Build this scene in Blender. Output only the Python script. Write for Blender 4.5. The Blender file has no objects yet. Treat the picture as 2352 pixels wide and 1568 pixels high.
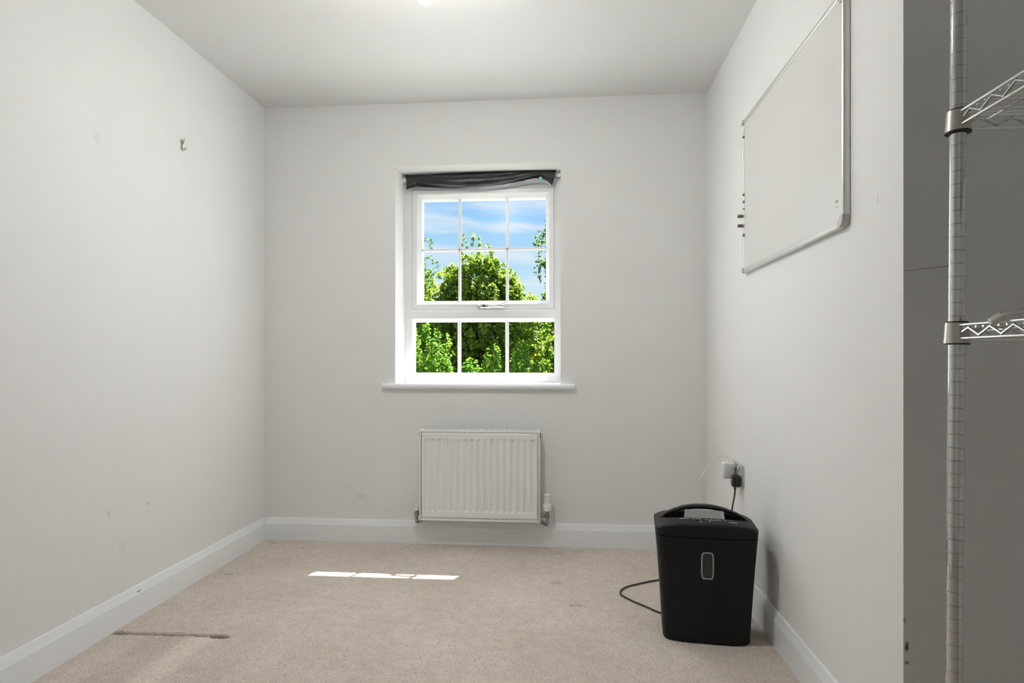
import bpy, bmesh, math, random
import numpy as np
from mathutils import Vector, Matrix

PI = math.pi
sc = bpy.context.scene
C = sc.collection

# ------------------------------------------------------------------ camera
EYE = 1.0107                      # eye height over the carpet
D, WL, WR, H = 3.3545, 1.6686, 0.7449, 2.40   # far wall, left wall, right wall, ceiling
cam_d = bpy.data.cameras.new('camera')
cam = bpy.data.objects.new('camera', cam_d)
C.objects.link(cam)
cam.location = (0, 0, EYE)
cam.rotation_euler = (PI / 2, 0, 0.0844)
cam_d.sensor_fit = 'HORIZONTAL'
cam_d.sensor_width = 36.0
cam_d.lens = 1434.4 / 2352 * 36.0
cam_d.shift_y = 36.76 / 2352
cam_d.clip_start = 0.02
cam_d.clip_end = 300
sc.camera = cam

# ------------------------------------------------------------------ light
sc.view_settings.view_transform = 'Standard'
sc.view_settings.look = 'None'
sc.view_settings.gamma = 1.0
sc.view_settings.use_curve_mapping = False
sc.view_settings.exposure = 0.0
sc.cycles.max_bounces = 8
sc.cycles.diffuse_bounces = 5
sc.cycles.glossy_bounces = 4
sc.cycles.transparent_max_bounces = 10
sc.cycles.use_adaptive_sampling = True
sc.cycles.adaptive_threshold = 0.2
sc.cycles.adaptive_min_samples = 16
sc.cycles.caustics_reflective = False
sc.cycles.caustics_refractive = False
sc.cycles.sample_clamp_indirect = 6.0


def build_world():
    w = bpy.data.worlds.new('summer_sky')
    sc.world = w
    w.use_nodes = True
    nt = w.node_tree
    nt.nodes.clear()
    out = nt.nodes.new('ShaderNodeOutputWorld')
    bg = nt.nodes.new('ShaderNodeBackground')
    tc = nt.nodes.new('ShaderNodeTexCoord')
    sep = nt.nodes.new('ShaderNodeSeparateXYZ')
    nt.links.new(tc.outputs['Generated'], sep.inputs[0])
    ramp = nt.nodes.new('ShaderNodeValToRGB')
    e = ramp.color_ramp.elements
    e[0].position = 0.0
    e[0].color = (0.84, 0.94, 1.0, 1)
    e[1].position = 1.0
    e[1].color = (0.10, 0.30, 0.80, 1)
    for p, c in ((0.09, (0.68, 0.87, 1.0, 1)), (0.17, (0.45, 0.73, 1.0, 1)), (0.25, (0.31, 0.62, 1.0, 1))):
        k = e.new(p)
        k.color = c
    nt.links.new(sep.outputs[2], ramp.inputs[0])
    mp = nt.nodes.new('ShaderNodeMapping')
    mp.inputs['Scale'].default_value = (3.0, 3.0, 17.0)
    mp.inputs['Location'].default_value = (0.35, 0.2, 0.5)
    nt.links.new(tc.outputs['Generated'], mp.inputs[0])
    no = nt.nodes.new('ShaderNodeTexNoise')
    no.inputs['Scale'].default_value = 2.3
    no.inputs['Detail'].default_value = 4
    no.inputs['Roughness'].default_value = 0.5
    nt.links.new(mp.outputs[0], no.inputs['Vector'])
    cr = nt.nodes.new('ShaderNodeValToRGB')
    cr.color_ramp.elements[0].position = 0.44
    cr.color_ramp.elements[0].color = (0, 0, 0, 1)
    cr.color_ramp.elements[1].position = 0.66
    cr.color_ramp.elements[1].color = (0.75, 0.75, 0.75, 1)
    nt.links.new(no.outputs[0], cr.inputs[0])
    mix = nt.nodes.new('ShaderNodeMix')
    mix.data_type = 'RGBA'
    mix.inputs['B'].default_value = (0.88, 0.91, 1.0, 1)
    nt.links.new(cr.outputs[0], mix.inputs['Factor'])
    nt.links.new(ramp.outputs[0], mix.inputs['A'])
    nt.links.new(mix.outputs['Result'], bg.inputs['Color'])
    bg.inputs['Strength'].default_value = 1.0
    nt.links.new(bg.outputs[0], out.inputs[0])


build_world()

SUN_DIR = Vector((-0.485, -1.0, -1.906)).normalized()
sun_d = bpy.data.lights.new('sun', 'SUN')
sun_d.energy = 29.0
sun_d.angle = math.radians(0.53)
sun_d.color = (1.0, 0.96, 0.90)
sun = bpy.data.objects.new('sun', sun_d)
C.objects.link(sun)
sun.rotation_euler = SUN_DIR.to_track_quat('-Z', 'Y').to_euler()

# added area lights at the window, boosting its daylight to fill the room
fill_d = bpy.data.lights.new('daylight_fill', 'AREA')
fill_d.shape = 'RECTANGLE'
fill_d.size = 0.84
fill_d.size_y = 1.10
fill_d.energy = 3.0
fill_d.color = (1.0, 1.0, 1.0)
fill = bpy.data.objects.new('daylight_fill', fill_d)
C.objects.link(fill)
fill.location = (-0.473, 3.66, 1.465)
fill.rotation_euler = (-PI / 2, 0, 0)
fill2_d = fill_d.copy()
fill2_d.energy = 6.0
fill2 = bpy.data.objects.new('daylight_fill_room', fill2_d)  # second added fill, on the room side of the opening
C.objects.link(fill2)
fill2.location = (-0.473, 3.345, 1.465)
fill2.rotation_euler = (-PI / 2 + math.radians(14), 0, 0)

# ------------------------------------------------------------------ helpers


def S(r, g, b):
    def f(c):
        c /= 255.0
        return c / 12.92 if c <= 0.04045 else ((c + 0.055) / 1.055) ** 2.4
    return (f(r), f(g), f(b), 1.0)


class MB:
    """Collects vertices and faces of one mesh (world or local coordinates)."""

    def __init__(self):
        self.v = []
        self.f = []

    def add(self, vs, fs):
        n = len(self.v)
        self.v += [tuple(map(float, p)) for p in vs]
        self.f += [tuple(i + n for i in q) for q in fs]
        return self

    def box(self, x0, x1, y0, y1, z0, z1):
        vs = [(x, y, z) for z in (z0, z1) for y in (y0, y1) for x in (x0, x1)]
        return self.add(vs, [(0, 2, 3, 1), (4, 5, 7, 6), (0, 1, 5, 4), (2, 6, 7, 3), (0, 4, 6, 2), (1, 3, 7, 5)])

    def rbox(self, x0, x1, y0, y1, z0, z1, r=0.004, seg=2):
        bm = bmesh.new()
        bmesh.ops.create_cube(bm, size=1.0)
        for v in bm.verts:
            v.co = Vector(((x0 + x1) / 2 + v.co.x * (x1 - x0), (y0 + y1) / 2 + v.co.y * (y1 - y0), (z0 + z1) / 2 + v.co.z * (z1 - z0)))
        bmesh.ops.bevel(bm, geom=list(bm.edges), offset=r, segments=seg, profile=0.5, affect='EDGES')
        return self.from_bm(bm)

    def from_bm(self, bm):
        bm.verts.index_update()
        vs = [v.co[:] for v in bm.verts]
        fs = [tuple(v.index for v in f.verts) for f in bm.faces]
        bm.free()
        return self.add(vs, fs)

    def loft(self, rings, cap0=True, cap1=True, closed=True):
        n = len(rings[0])
        vs = [p for r in rings for p in r]
        fs = []
        for k in range(len(rings) - 1):
            for i in range(n if closed else n - 1):
                j = (i + 1) % n
                fs.append((k * n + i, k * n + j, (k + 1) * n + j, (k + 1) * n + i))
        if cap0:
            fs.append(tuple(range(n - 1, -1, -1)))
        if cap1:
            b = (len(rings) - 1) * n
            fs.append(tuple(range(b, b + n)))
        return self.add(vs, fs)

    def tube(self, pts, r, seg=8, cap=True):
        pts = [Vector(p) for p in pts]
        rad = r if hasattr(r, '__len__') else [r] * len(pts)
        rings = []
        t0 = (pts[1] - pts[0]).normalized()
        up = Vector((0, 0, 1)) if abs(t0.z) < 0.9 else Vector((1, 0, 0))
        nrm = (up - t0 * up.dot(t0)).normalized()
        for i, p in enumerate(pts):
            if i == 0:
                t = (pts[1] - pts[0]).normalized()
            elif i == len(pts) - 1:
                t = (pts[-1] - pts[-2]).normalized()
            else:
                t = ((pts[i + 1] - p).normalized() + (p - pts[i - 1]).normalized()).normalized()
            nrm = (nrm - t * nrm.dot(t))
            if nrm.length < 1e-6:
                nrm = t.orthogonal()
            nrm.normalize()
            bi = t.cross(nrm)
            rings.append([p + (nrm * math.cos(a) + bi * math.sin(a)) * rad[i] for a in (2 * PI * k / seg for k in range(seg))])
        return self.loft(rings, cap, cap)

    def lathe(self, prof, base=(0, 0, 0), axis='Z', seg=24):
        """prof: (radius, height) pairs along the axis."""
        rings = []
        b = Vector(base)
        for r, h in prof:
            ring = []
            for k in range(seg):
                a = 2 * PI * k / seg
                c, s = math.cos(a) * r, math.sin(a) * r
                if axis == 'Z':
                    ring.append(b + Vector((c, s, h)))
                elif axis == 'X':
                    ring.append(b + Vector((h, c, s)))
                else:
                    ring.append(b + Vector((s, h, c)))
            rings.append(ring)
        return self.loft(rings)

    def ring(self, x0, x1, z0, z1, prof, close=True):
        """Mitred rectangular frame in the XZ plane; prof: (inset, y) pairs round the section."""
        rs = []
        for a, y in prof:
            rs.append([(x0 + a, y, z0 + a), (x1 - a, y, z0 + a), (x1 - a, y, z1 - a), (x0 + a, y, z1 - a)])
        if close:
            rs.append(rs[0])
        return self.loft(rs, False, False)


def smooth_path(pts, n=8):
    """Catmull-Rom through the points."""
    P = [Vector(p) for p in pts]
    P = [P[0] * 2 - P[1]] + P + [P[-1] * 2 - P[-2]]
    out = []
    for i in range(1, len(P) - 2):
        a, b, c, d = P[i - 1], P[i], P[i + 1], P[i + 2]
        for k in range(n):
            t = k / n
            out.append(0.5 * ((2 * b) + (c - a) * t + (2 * a - 5 * b + 4 * c - d) * t * t + (3 * b - a - 3 * c + d) * t ** 3))
    out.append(P[-2])
    return out


def mesh_of(name, mb, smooth=None, shift=None):
    me = bpy.data.meshes.new(name)
    vs = mb.v
    if shift is not None:
        vs = [(x - shift[0], y - shift[1], z - shift[2]) for x, y, z in vs]
    me.from_pydata(vs, [], mb.f)
    bm = bmesh.new()
    bm.from_mesh(me)
    bmesh.ops.recalc_face_normals(bm, faces=bm.faces)
    bm.to_mesh(me)
    bm.free()
    if smooth:
        me.polygons.foreach_set('use_smooth', [True] * len(me.polygons))
        me.set_sharp_from_angle(angle=math.radians(smooth))
    me.update()
    return me


ROOT = {}


def world_loc(o):
    p = Vector((0, 0, 0))
    while o is not None:
        p += ROOT.get(o.name, Vector((0, 0, 0)))
        o = o.parent
    return p


def obj(name, mb, mat, parent=None, smooth=None, local=False, origin=None):
    """One mesh object. World-coordinate geometry is moved into the parent's frame."""
    sh = None
    if origin is not None:
        sh = Vector(origin)
    elif parent is not None and not local:
        sh = world_loc(parent)
    me = mb if isinstance(mb, bpy.types.Mesh) else mesh_of(name, mb, smooth, sh)
    o = bpy.data.objects.new(name, me)
    C.objects.link(o)
    if origin is not None:
        o.location = origin
        ROOT[o.name] = Vector(origin)
    if parent is not None:
        o.parent = parent
    if mat is not None and not me.materials:
        me.materials.append(M[mat])
    return o


def tag(o, label=None, cat=None, group=None, kind=None):
    if label:
        o['label'] = label
    if cat:
        o['category'] = cat
    if group:
        o['group'] = group
    if kind:
        o['kind'] = kind
    return o


def thing(name, label, cat, loc, group=None, rot=(0, 0, 0)):
    o = bpy.data.objects.new(name, None)
    o.empty_display_size = 0.05
    C.objects.link(o)
    o.location = loc
    o.rotation_euler = rot
    ROOT[o.name] = Vector(loc)
    return tag(o, label, cat, group)


def struct(name, mb, mat, parent=None, smooth=None, label=None):
    o = obj(name, mb, mat, parent, smooth)
    if parent is None:
        o['kind'] = 'structure'
    if label:
        o['label'] = label
    return o


# ------------------------------------------------------------------ materials
M = {}


def new_mat(name):
    m = bpy.data.materials.new(name)
    m.use_nodes = True
    nt = m.node_tree
    b = nt.nodes['Principled BSDF']
    M[name] = m
    return m, nt, b


def simple(name, col, rough=0.5, metal=0.0, bump=0.0, scale=60.0, spec=0.5, var=0.0, coat=0.0):
    m, nt, b = new_mat(name)
    b.inputs['Base Color'].default_value = col
    b.inputs['Roughness'].default_value = rough
    b.inputs['Metallic'].default_value = metal
    b.inputs['Specular IOR Level'].default_value = spec
    b.inputs['Coat Weight'].default_value = coat
    tc = nt.nodes.new('ShaderNodeTexCoord')
    no = nt.nodes.new('ShaderNodeTexNoise')
    no.inputs['Scale'].default_value = scale
    no.inputs['Detail'].default_value = 3
    nt.links.new(tc.outputs['Object'], no.inputs['Vector'])
    if bump:
        bp = nt.nodes.new('ShaderNodeBump')
        bp.inputs['Strength'].default_value = bump
        bp.inputs['Distance'].default_value = 0.002
        nt.links.new(no.outputs[0], bp.inputs['Height'])
        nt.links.new(bp.outputs[0], b.inputs['Normal'])
    if var:
        mx = nt.nodes.new('ShaderNodeMix')
        mx.data_type = 'RGBA'
        mx.inputs['A'].default_value = tuple(c * (1 - var) for c in col[:3]) + (1,)
        mx.inputs['B'].default_value = tuple(min(1, c * (1 + var)) for c in col[:3]) + (1,)
        nt.links.new(no.outputs[0], mx.inputs['Factor'])
        nt.links.new(mx.outputs['Result'], b.inputs['Base Color'])
    return m


def marks(name, spots):
    """Small scuffs and stains with a place of their own on a painted surface (object coordinates)."""
    m = M[name]
    nt = m.node_tree
    b = nt.nodes['Principled BSDF']
    tc = nt.nodes.new('ShaderNodeTexCoord')
    no = nt.nodes.new('ShaderNodeTexNoise')
    no.inputs['Scale'].default_value = 90
    no.inputs['Detail'].default_value = 3
    nt.links.new(tc.outputs['Object'], no.inputs['Vector'])
    src = b.inputs['Base Color'].links[0].from_socket if b.inputs['Base Color'].links else None
    for c, r, col, amt in spots:
        sub = nt.nodes.new('ShaderNodeVectorMath')
        sub.operation = 'SUBTRACT'
        sub.inputs[1].default_value = c
        nt.links.new(tc.outputs['Object'], sub.inputs[0])
        dv = nt.nodes.new('ShaderNodeVectorMath')
        dv.operation = 'DIVIDE'
        dv.inputs[1].default_value = r
        nt.links.new(sub.outputs[0], dv.inputs[0])
        ln = nt.nodes.new('ShaderNodeVectorMath')
        ln.operation = 'LENGTH'
        nt.links.new(dv.outputs[0], ln.inputs[0])
        ad = nt.nodes.new('ShaderNodeMath')
        ad.operation = 'ADD'
        nt.links.new(ln.outputs['Value'], ad.inputs[0])
        nt.links.new(no.outputs[0], ad.inputs[1])
        mr = nt.nodes.new('ShaderNodeMapRange')
        mr.inputs['From Min'].default_value = 0.75
        mr.inputs['From Max'].default_value = 1.4
        mr.inputs['To Min'].default_value = amt
        mr.inputs['To Max'].default_value = 0.0
        nt.links.new(ad.outputs[0], mr.inputs['Value'])
        mx = nt.nodes.new('ShaderNodeMix')
        mx.data_type = 'RGBA'
        mx.inputs['B'].default_value = col
        if src:
            nt.links.new(src, mx.inputs['A'])
        else:
            mx.inputs['A'].default_value = b.inputs['Base Color'].default_value
        nt.links.new(mr.outputs[0], mx.inputs['Factor'])
        src = mx.outputs['Result']
    nt.links.new(src, b.inputs['Base Color'])


PAINT = (0.852, 0.852, 0.846, 1)
for nm in ('paint_left', 'paint_far', 'paint_right', 'paint_alcove', 'paint_back'):
    simple(nm, PAINT, 0.75, scale=9, spec=0.25, var=0.012)
marks('paint_left', [
    ((-1.6686, 2.378, 0.425), (0.03, 0.016, 0.010), (0.40, 0.39, 0.37, 1), 0.45),
    ((-1.6686, 2.160, 0.437), (0.03, 0.012, 0.022), (0.45, 0.44, 0.42, 1), 0.27),
    ((-1.6686, 2.230, 0.290), (0.03, 0.030, 0.030), (0.55, 0.54, 0.52, 1), 0.18),
    ((-1.6686, 2.100, 1.800), (0.03, 0.030, 0.040), (0.60, 0.58, 0.55, 1), 0.21),
])
marks('paint_far', [
    ((-1.12, 3.3545, 0.25), (0.05, 0.03, 0.025), (0.60, 0.58, 0.54, 1), 0.25),
    ((-1.18, 3.3545, 0.30), (0.03, 0.03, 0.012), (0.62, 0.60, 0.56, 1), 0.2),
])
marks('paint_right', [
    ((0.7449, 1.560, 1.390), (0.03, 0.004, 0.018), (0.50, 0.49, 0.47, 1), 0.55),
    ((0.7449, 2.09, 0.39), (0.03, 0.006, 0.006), (0.95, 0.95, 0.95, 1), 0.9),
])
marks('paint_alcove', [
    ((0.752, 1.447, 0.372), (0.006, 0.03, 0.016), (0.05, 0.05, 0.035, 1), 0.95),
    ((0.752, 1.447, 0.338), (0.007, 0.03, 0.006), (0.10, 0.09, 0.07, 1), 0.8),
    ((0.748, 1.447, 0.430), (0.004, 0.03, 0.010), (0.30, 0.25, 0.22, 1), 0.6),
])
simple('ceiling_paint', (0.82, 0.82, 0.815, 1), 0.8, scale=6, spec=0.2, var=0.01)
simple('gloss_white', (0.91, 0.935, 0.96, 1), 0.32, bump=0.03, scale=40, var=0.01)
marks('gloss_white', [
    ((-1.655, 2.305, 0.100), (0.02, 0.020, 0.0035), (0.10, 0.09, 0.10, 1), 0.85),
    ((-1.655, 2.205, 0.084), (0.02, 0.006, 0.0025), (0.15, 0.14, 0.14, 1), 0.7),
])
simple('upvc', (0.86, 0.86, 0.865, 1), 0.28, scale=30, var=0.01)
simple('upvc_gasket', (0.03, 0.03, 0.03, 1), 0.6)
simple('enamel', (0.90, 0.90, 0.895, 1), 0.35, scale=20, var=0.012)
simple('grille_dark', (0.06, 0.06, 0.06, 1), 0.6)
simple('valve_plastic', (0.86, 0.85, 0.80, 1), 0.35)
simple('chrome', (0.64, 0.64, 0.63, 1), 0.07, 1.0, scale=80, var=0.02)
simple('valve_chrome', (0.34, 0.34, 0.33, 1), 0.14, 1.0)
simple('chrome_bright', (0.80, 0.80, 0.79, 1), 0.12, 1.0)
simple('satin_steel', (0.62, 0.61, 0.58, 1), 0.38, 1.0)
simple('ferrule_metal', (0.85, 0.85, 0.82, 1), 0.42, 0.55)
simple('collar_metal', (0.56, 0.54, 0.50, 1), 0.30, 0.9)
simple('black_sleeve', (0.012, 0.012, 0.012, 1), 0.5)
simple('shredder_black', (0.0050, 0.0050, 0.0048, 1), 0.50, scale=300, spec=0.28, var=0.1)
simple('shredder_gloss', (0.007, 0.007, 0.009, 1), 0.30, scale=300, spec=0.42, var=0.1)
simple('shredder_recess', (0.006, 0.006, 0.006, 1), 0.7, spec=0.2)
simple('slot_grey', (0.26, 0.26, 0.25, 1), 0.45, scale=20, var=0.08)
simple('smoke_window', (0.030, 0.030, 0.028, 1), 0.25, scale=20, var=0.1)
simple('silver_trim', (0.35, 0.37, 0.38, 1), 0.35, 0.7)
simple('icon_white', (0.75, 0.75, 0.72, 1), 0.6)
simple('button_teal', (0.012, 0.05, 0.07, 1), 0.3)
simple('cord_black', (0.012, 0.011, 0.011, 1), 0.45)
simple('plug_black', (0.014, 0.014, 0.015, 1), 0.3)
simple('plastic_white', (0.84, 0.84, 0.82, 1), 0.3)
simple('pin_dark', (0.05, 0.05, 0.05, 1), 0.5)
simple('brushed_plate', (0.66, 0.68, 0.64, 1), 0.28, 0.85, scale=150, var=0.03)
simple('board_white', (0.77, 0.77, 0.755, 1), 0.22, coat=0.2, scale=5, var=0.008)
simple('aluminium', (0.70, 0.70, 0.68, 1), 0.35, 0.75, scale=60, var=0.02)
simple('cap_grey', (0.50, 0.50, 0.48, 1), 0.45)
simple('magnet_grey', (0.16, 0.17, 0.15, 1), 0.5)
simple('ink', (0.10, 0.10, 0.11, 1), 0.6)
simple('pencil', (0.40, 0.37, 0.36, 1), 0.7)
simple('hook_metal', (0.42, 0.43, 0.38, 1), 0.35, 0.8)
simple('blackout', (0.022, 0.021, 0.023, 1), 0.38, bump=0.10, scale=200, spec=0.5)
simple('blackout_back', (0.66, 0.66, 0.70, 1), 0.6)
simple('teal_clip', (0.20, 0.66, 0.66, 1), 0.25)
simple('cup_clear', (0.72, 0.85, 0.84, 1), 0.15)
simple('tag_grey', (0.35, 0.34, 0.32, 1), 0.6)
simple('bark', (0.10, 0.075, 0.05, 1), 0.9, bump=0.6, scale=30, var=0.4)
simple('birch_bark', (0.45, 0.43, 0.40, 1), 0.8, bump=0.3, scale=20, var=0.5)
simple('twig_bark', (0.10, 0.06, 0.045, 1), 0.8)
simple('fascia', (0.75, 0.75, 0.75, 1), 0.5)
simple('roof_tile', (0.10, 0.07, 0.06, 1), 0.8, bump=0.5, scale=25, var=0.3)
simple('lamp_white', (0.85, 0.85, 0.84, 1), 0.4)


def glass_mat():
    m = bpy.data.materials.new('window_glass')
    m.use_nodes = True
    nt = m.node_tree
    nt.nodes.clear()
    out = nt.nodes.new('ShaderNodeOutputMaterial')
    mix = nt.nodes.new('ShaderNodeMixShader')
    tr = nt.nodes.new('ShaderNodeBsdfTransparent')
    tr.inputs[0].default_value = (0.97, 0.985, 0.98, 1)
    gl = nt.nodes.new('ShaderNodeBsdfGlossy')
    gl.inputs['Roughness'].default_value = 0.2
    mix.inputs[0].default_value = 0.003
    nt.links.new(tr.outputs[0], mix.inputs[1])
    nt.links.new(gl.outputs[0], mix.inputs[2])
    nt.links.new(mix.outputs[0], out.inputs[0])
    M['window_glass'] = m


glass_mat()


def bulb_mat():
    m, nt, b = new_mat('lit_bulb')
    b.inputs['Base Color'].default_value = (0.9, 0.9, 0.88, 1)
    b.inputs['Emission Color'].default_value = (1.0, 0.975, 0.94, 1)
    b.inputs['Emission Strength'].default_value = 840.0


bulb_mat()


def carpet_mat():
    m, nt, b = new_mat('carpet')
    b.inputs['Roughness'].default_value = 0.95
    b.inputs['Specular IOR Level'].default_value = 0.08
    b.inputs['Sheen Weight'].default_value = 0.25
    b.inputs['Sheen Roughness'].default_value = 0.6
    tc = nt.nodes.new('ShaderNodeTexCoord')

    def noise(scale, detail, stretch=(1, 1, 1)):
        mp = nt.nodes.new('ShaderNodeMapping')
        mp.inputs['Scale'].default_value = stretch
        nt.links.new(tc.outputs['Object'], mp.inputs[0])
        n = nt.nodes.new('ShaderNodeTexNoise')
        n.inputs['Scale'].default_value = scale
        n.inputs['Detail'].default_value = detail
        n.inputs['Roughness'].default_value = 0.6
        nt.links.new(mp.outputs[0], n.inputs['Vector'])
        return n

    def ramp(src, p0, c0, p1, c1):
        r = nt.nodes.new('ShaderNodeValToRGB')
        r.color_ramp.elements[0].position = p0
        r.color_ramp.elements[0].color = c0
        r.color_ramp.elements[1].position = p1
        r.color_ramp.elements[1].color = c1
        nt.links.new(src, r.inputs[0])
        return r

    def mult(a, bb, f=1.0):
        x = nt.nodes.new('ShaderNodeMix')
        x.data_type = 'RGBA'
        x.blend_type = 'MULTIPLY'
        x.inputs['Factor'].default_value = f
        nt.links.new(a, x.inputs['A'])
        nt.links.new(bb, x.inputs['B'])
        return x.outputs['Result']

    big = noise(2.6, 5)
    base = ramp(big.outputs[0], 0.3, (0.72, 0.63, 0.54, 1), 0.7, (0.86, 0.775, 0.69, 1))
    tuft = noise(420, 2)
    tr = ramp(tuft.outputs[0], 0.28, (0.56, 0.54, 0.51, 1), 0.62, (1.16, 1.16, 1.16, 1))
    fleck = noise(170, 3, (0.6, 1.4, 1))
    fr = ramp(fleck.outputs[0], 0.31, (0.34, 0.31, 0.29, 1), 0.43, (1, 1, 1, 1))
    mid = noise(22, 4)
    mr = ramp(mid.outputs[0], 0.3, (0.90, 0.90, 0.90, 1), 0.7, (1.06, 1.06, 1.06, 1))
    c = mult(base.outputs[0], tr.outputs[0])
    c = mult(c, fr.outputs[0])
    c = mult(c, mr.outputs[0])
    at = nt.nodes.new('ShaderNodeAttribute')
    at.attribute_name = 'nap_shade'
    c = mult(c, at.outputs['Color'])
    nt.links.new(c, b.inputs['Base Color'])
    bp = nt.nodes.new('ShaderNodeBump')
    bp.inputs['Strength'].default_value = 0.7
    bp.inputs['Distance'].default_value = 0.004
    nt.links.new(tuft.outputs[0], bp.inputs['Height'])
    nt.links.new(bp.outputs[0], b.inputs['Normal'])


carpet_mat()


def leaf_mat(name, c0, c1, trans=0.45):
    m = bpy.data.materials.new(name)
    m.use_nodes = True
    nt = m.node_tree
    nt.nodes.clear()
    out = nt.nodes.new('ShaderNodeOutputMaterial')
    at = nt.nodes.new('ShaderNodeAttribute')
    at.attribute_name = 'tone'
    mx = nt.nodes.new('ShaderNodeMix')
    mx.data_type = 'RGBA'
    mx.inputs['A'].default_value = c0
    mx.inputs['B'].default_value = c1
    nt.links.new(at.outputs['Fac'], mx.inputs['Factor'])
    df = nt.nodes.new('ShaderNodeBsdfDiffuse')
    tl = nt.nodes.new('ShaderNodeBsdfTranslucent')
    gl = nt.nodes.new('ShaderNodeBsdfGlossy')
    gl.inputs['Roughness'].default_value = 0.45
    gl.inputs['Color'].default_value = (0.9, 0.95, 1.0, 1)
    nt.links.new(mx.outputs['Result'], df.inputs[0])
    nt.links.new(mx.outputs['Result'], tl.inputs[0])
    s1 = nt.nodes.new('ShaderNodeMixShader')
    s1.inputs[0].default_value = trans
    nt.links.new(df.outputs[0], s1.inputs[1])
    nt.links.new(tl.outputs[0], s1.inputs[2])
    s2 = nt.nodes.new('ShaderNodeMixShader')
    s2.inputs[0].default_value = 0.025
    nt.links.new(s1.outputs[0], s2.inputs[1])
    nt.links.new(gl.outputs[0], s2.inputs[2])
    nt.links.new(s2.outputs[0], out.inputs[0])
    M[name] = m


leaf_mat('leaf_maple', (0.110, 0.230, 0.026, 1), (0.460, 0.560, 0.050, 1), 0.55)
leaf_mat('leaf_dark', (0.040, 0.110, 0.018, 1), (0.200, 0.330, 0.040, 1), 0.55)
leaf_mat('leaf_fresh', (0.090, 0.250, 0.026, 1), (0.360, 0.580, 0.050, 1), 0.55)
leaf_mat('leaf_birch', (0.070, 0.170, 0.034, 1), (0.260, 0.420, 0.070, 1), 0.55)


def ground_mat():
    m, nt, b = new_mat('lawn')
    b.inputs['Roughness'].default_value = 0.9
    tc = nt.nodes.new('ShaderNodeTexCoord')
    n = nt.nodes.new('ShaderNodeTexNoise')
    n.inputs['Scale'].default_value = 3
    n.inputs['Detail'].default_value = 8
    nt.links.new(tc.outputs['Object'], n.inputs['Vector'])
    r = nt.nodes.new('ShaderNodeValToRGB')
    r.color_ramp.elements[0].color = (0.012, 0.03, 0.006, 1)
    r.color_ramp.elements[1].color = (0.05, 0.085, 0.02, 1)
    nt.links.new(n.outputs[0], r.inputs[0])
    nt.links.new(r.outputs[0], b.inputs['Base Color'])


ground_mat()


def brick_mat():
    m, nt, b = new_mat('outer_brick')
    b.inputs['Roughness'].default_value = 0.9
    tc = nt.nodes.new('ShaderNodeTexCoord')
    mp = nt.nodes.new('ShaderNodeMapping')
    mp.inputs['Rotation'].default_value = (PI / 2, 0, 0)
    nt.links.new(tc.outputs['Object'], mp.inputs[0])
    br = nt.nodes.new('ShaderNodeTexBrick')
    br.inputs['Color1'].default_value = (0.30, 0.12, 0.07, 1)
    br.inputs['Color2'].default_value = (0.22, 0.09, 0.055, 1)
    br.inputs['Mortar'].default_value = (0.40, 0.37, 0.33, 1)
    br.inputs['Scale'].default_value = 4.4
    br.inputs['Mortar Size'].default_value = 0.02
    nt.links.new(mp.outputs[0], br.inputs['Vector'])
    nt.links.new(br.outputs[0], b.inputs['Base Color'])


brick_mat()

# ------------------------------------------------------------------ the room
YB = -1.55            # back wall, behind the camera
XA = 1.22             # far side of the alcove on the right
YE = 1.447            # where the right wall ends and the alcove begins
WX0, WX1, WZ0, WZ1 = -0.925, -0.022, 0.869, 2.057      # window opening
YF = 3.555            # inner face of the window frame
YO = 3.740            # outer face of the house wall

struct('ceiling', MB().box(-WL - 0.1, XA + 0.1, YB - 0.1, D + 0.05, H, H + 0.12), 'ceiling_paint')
struct('wall_left', MB().box(-WL - 0.1, -WL, YB - 0.1, D + 0.05, -0.05, H), 'paint_left')
fw = MB()
Y1 = 3.625
fw.box(-WL - 0.1, WX0, D, Y1, -0.05, H)
fw.box(WX1, XA + 0.1, D, Y1, -0.05, H)
fw.box(WX0, WX1, D, Y1, -0.05, WZ0 - 0.028)
fw.box(WX0, WX1, D, Y1, WZ1, H)
struct('wall_far', fw, 'paint_far')
struct('wall_right', MB().box(WR, WR + 0.1, YE + 0.006, D, -0.05, H), 'paint_right')
struct('wall_alcove', MB().box(WR, XA, YE, YE + 0.006, -0.05, H), 'paint_alcove')
struct('wall_side', MB().box(XA, XA + 0.1, YB - 0.1, YE + 0.1, -0.05, H), 'paint_back')
struct('wall_back', MB().box(-WL, XA, YB - 0.1, YB, -0.05, H), 'paint_back')
ow = MB()
ow.box(-4.0, WX0, Y1, YO, -2.7, 2.45)
ow.box(WX1, 3.0, Y1, YO, -2.7, 2.45)
ow.box(WX0, WX1, Y1, YO, -2.7, WZ0 - 0.03)
ow.box(WX0, WX1, Y1, YO, WZ1, 2.45)
struct('wall_exterior', ow, 'outer_brick')

# pencil line on the alcove wall
pl = MB()
pts = [(0.7475, YE - 0.0004, 1.2015), (0.80, YE - 0.0004, 1.2075), (0.85, YE - 0.0004, 1.2125)]
pl.tube(smooth_path(pts, 6), 0.0007, 4)
obj('pencil_line', pl, 'pencil', bpy.data.objects['wall_alcove'])

# skirting boards
BH, BT = 0.122, 0.016


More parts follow.
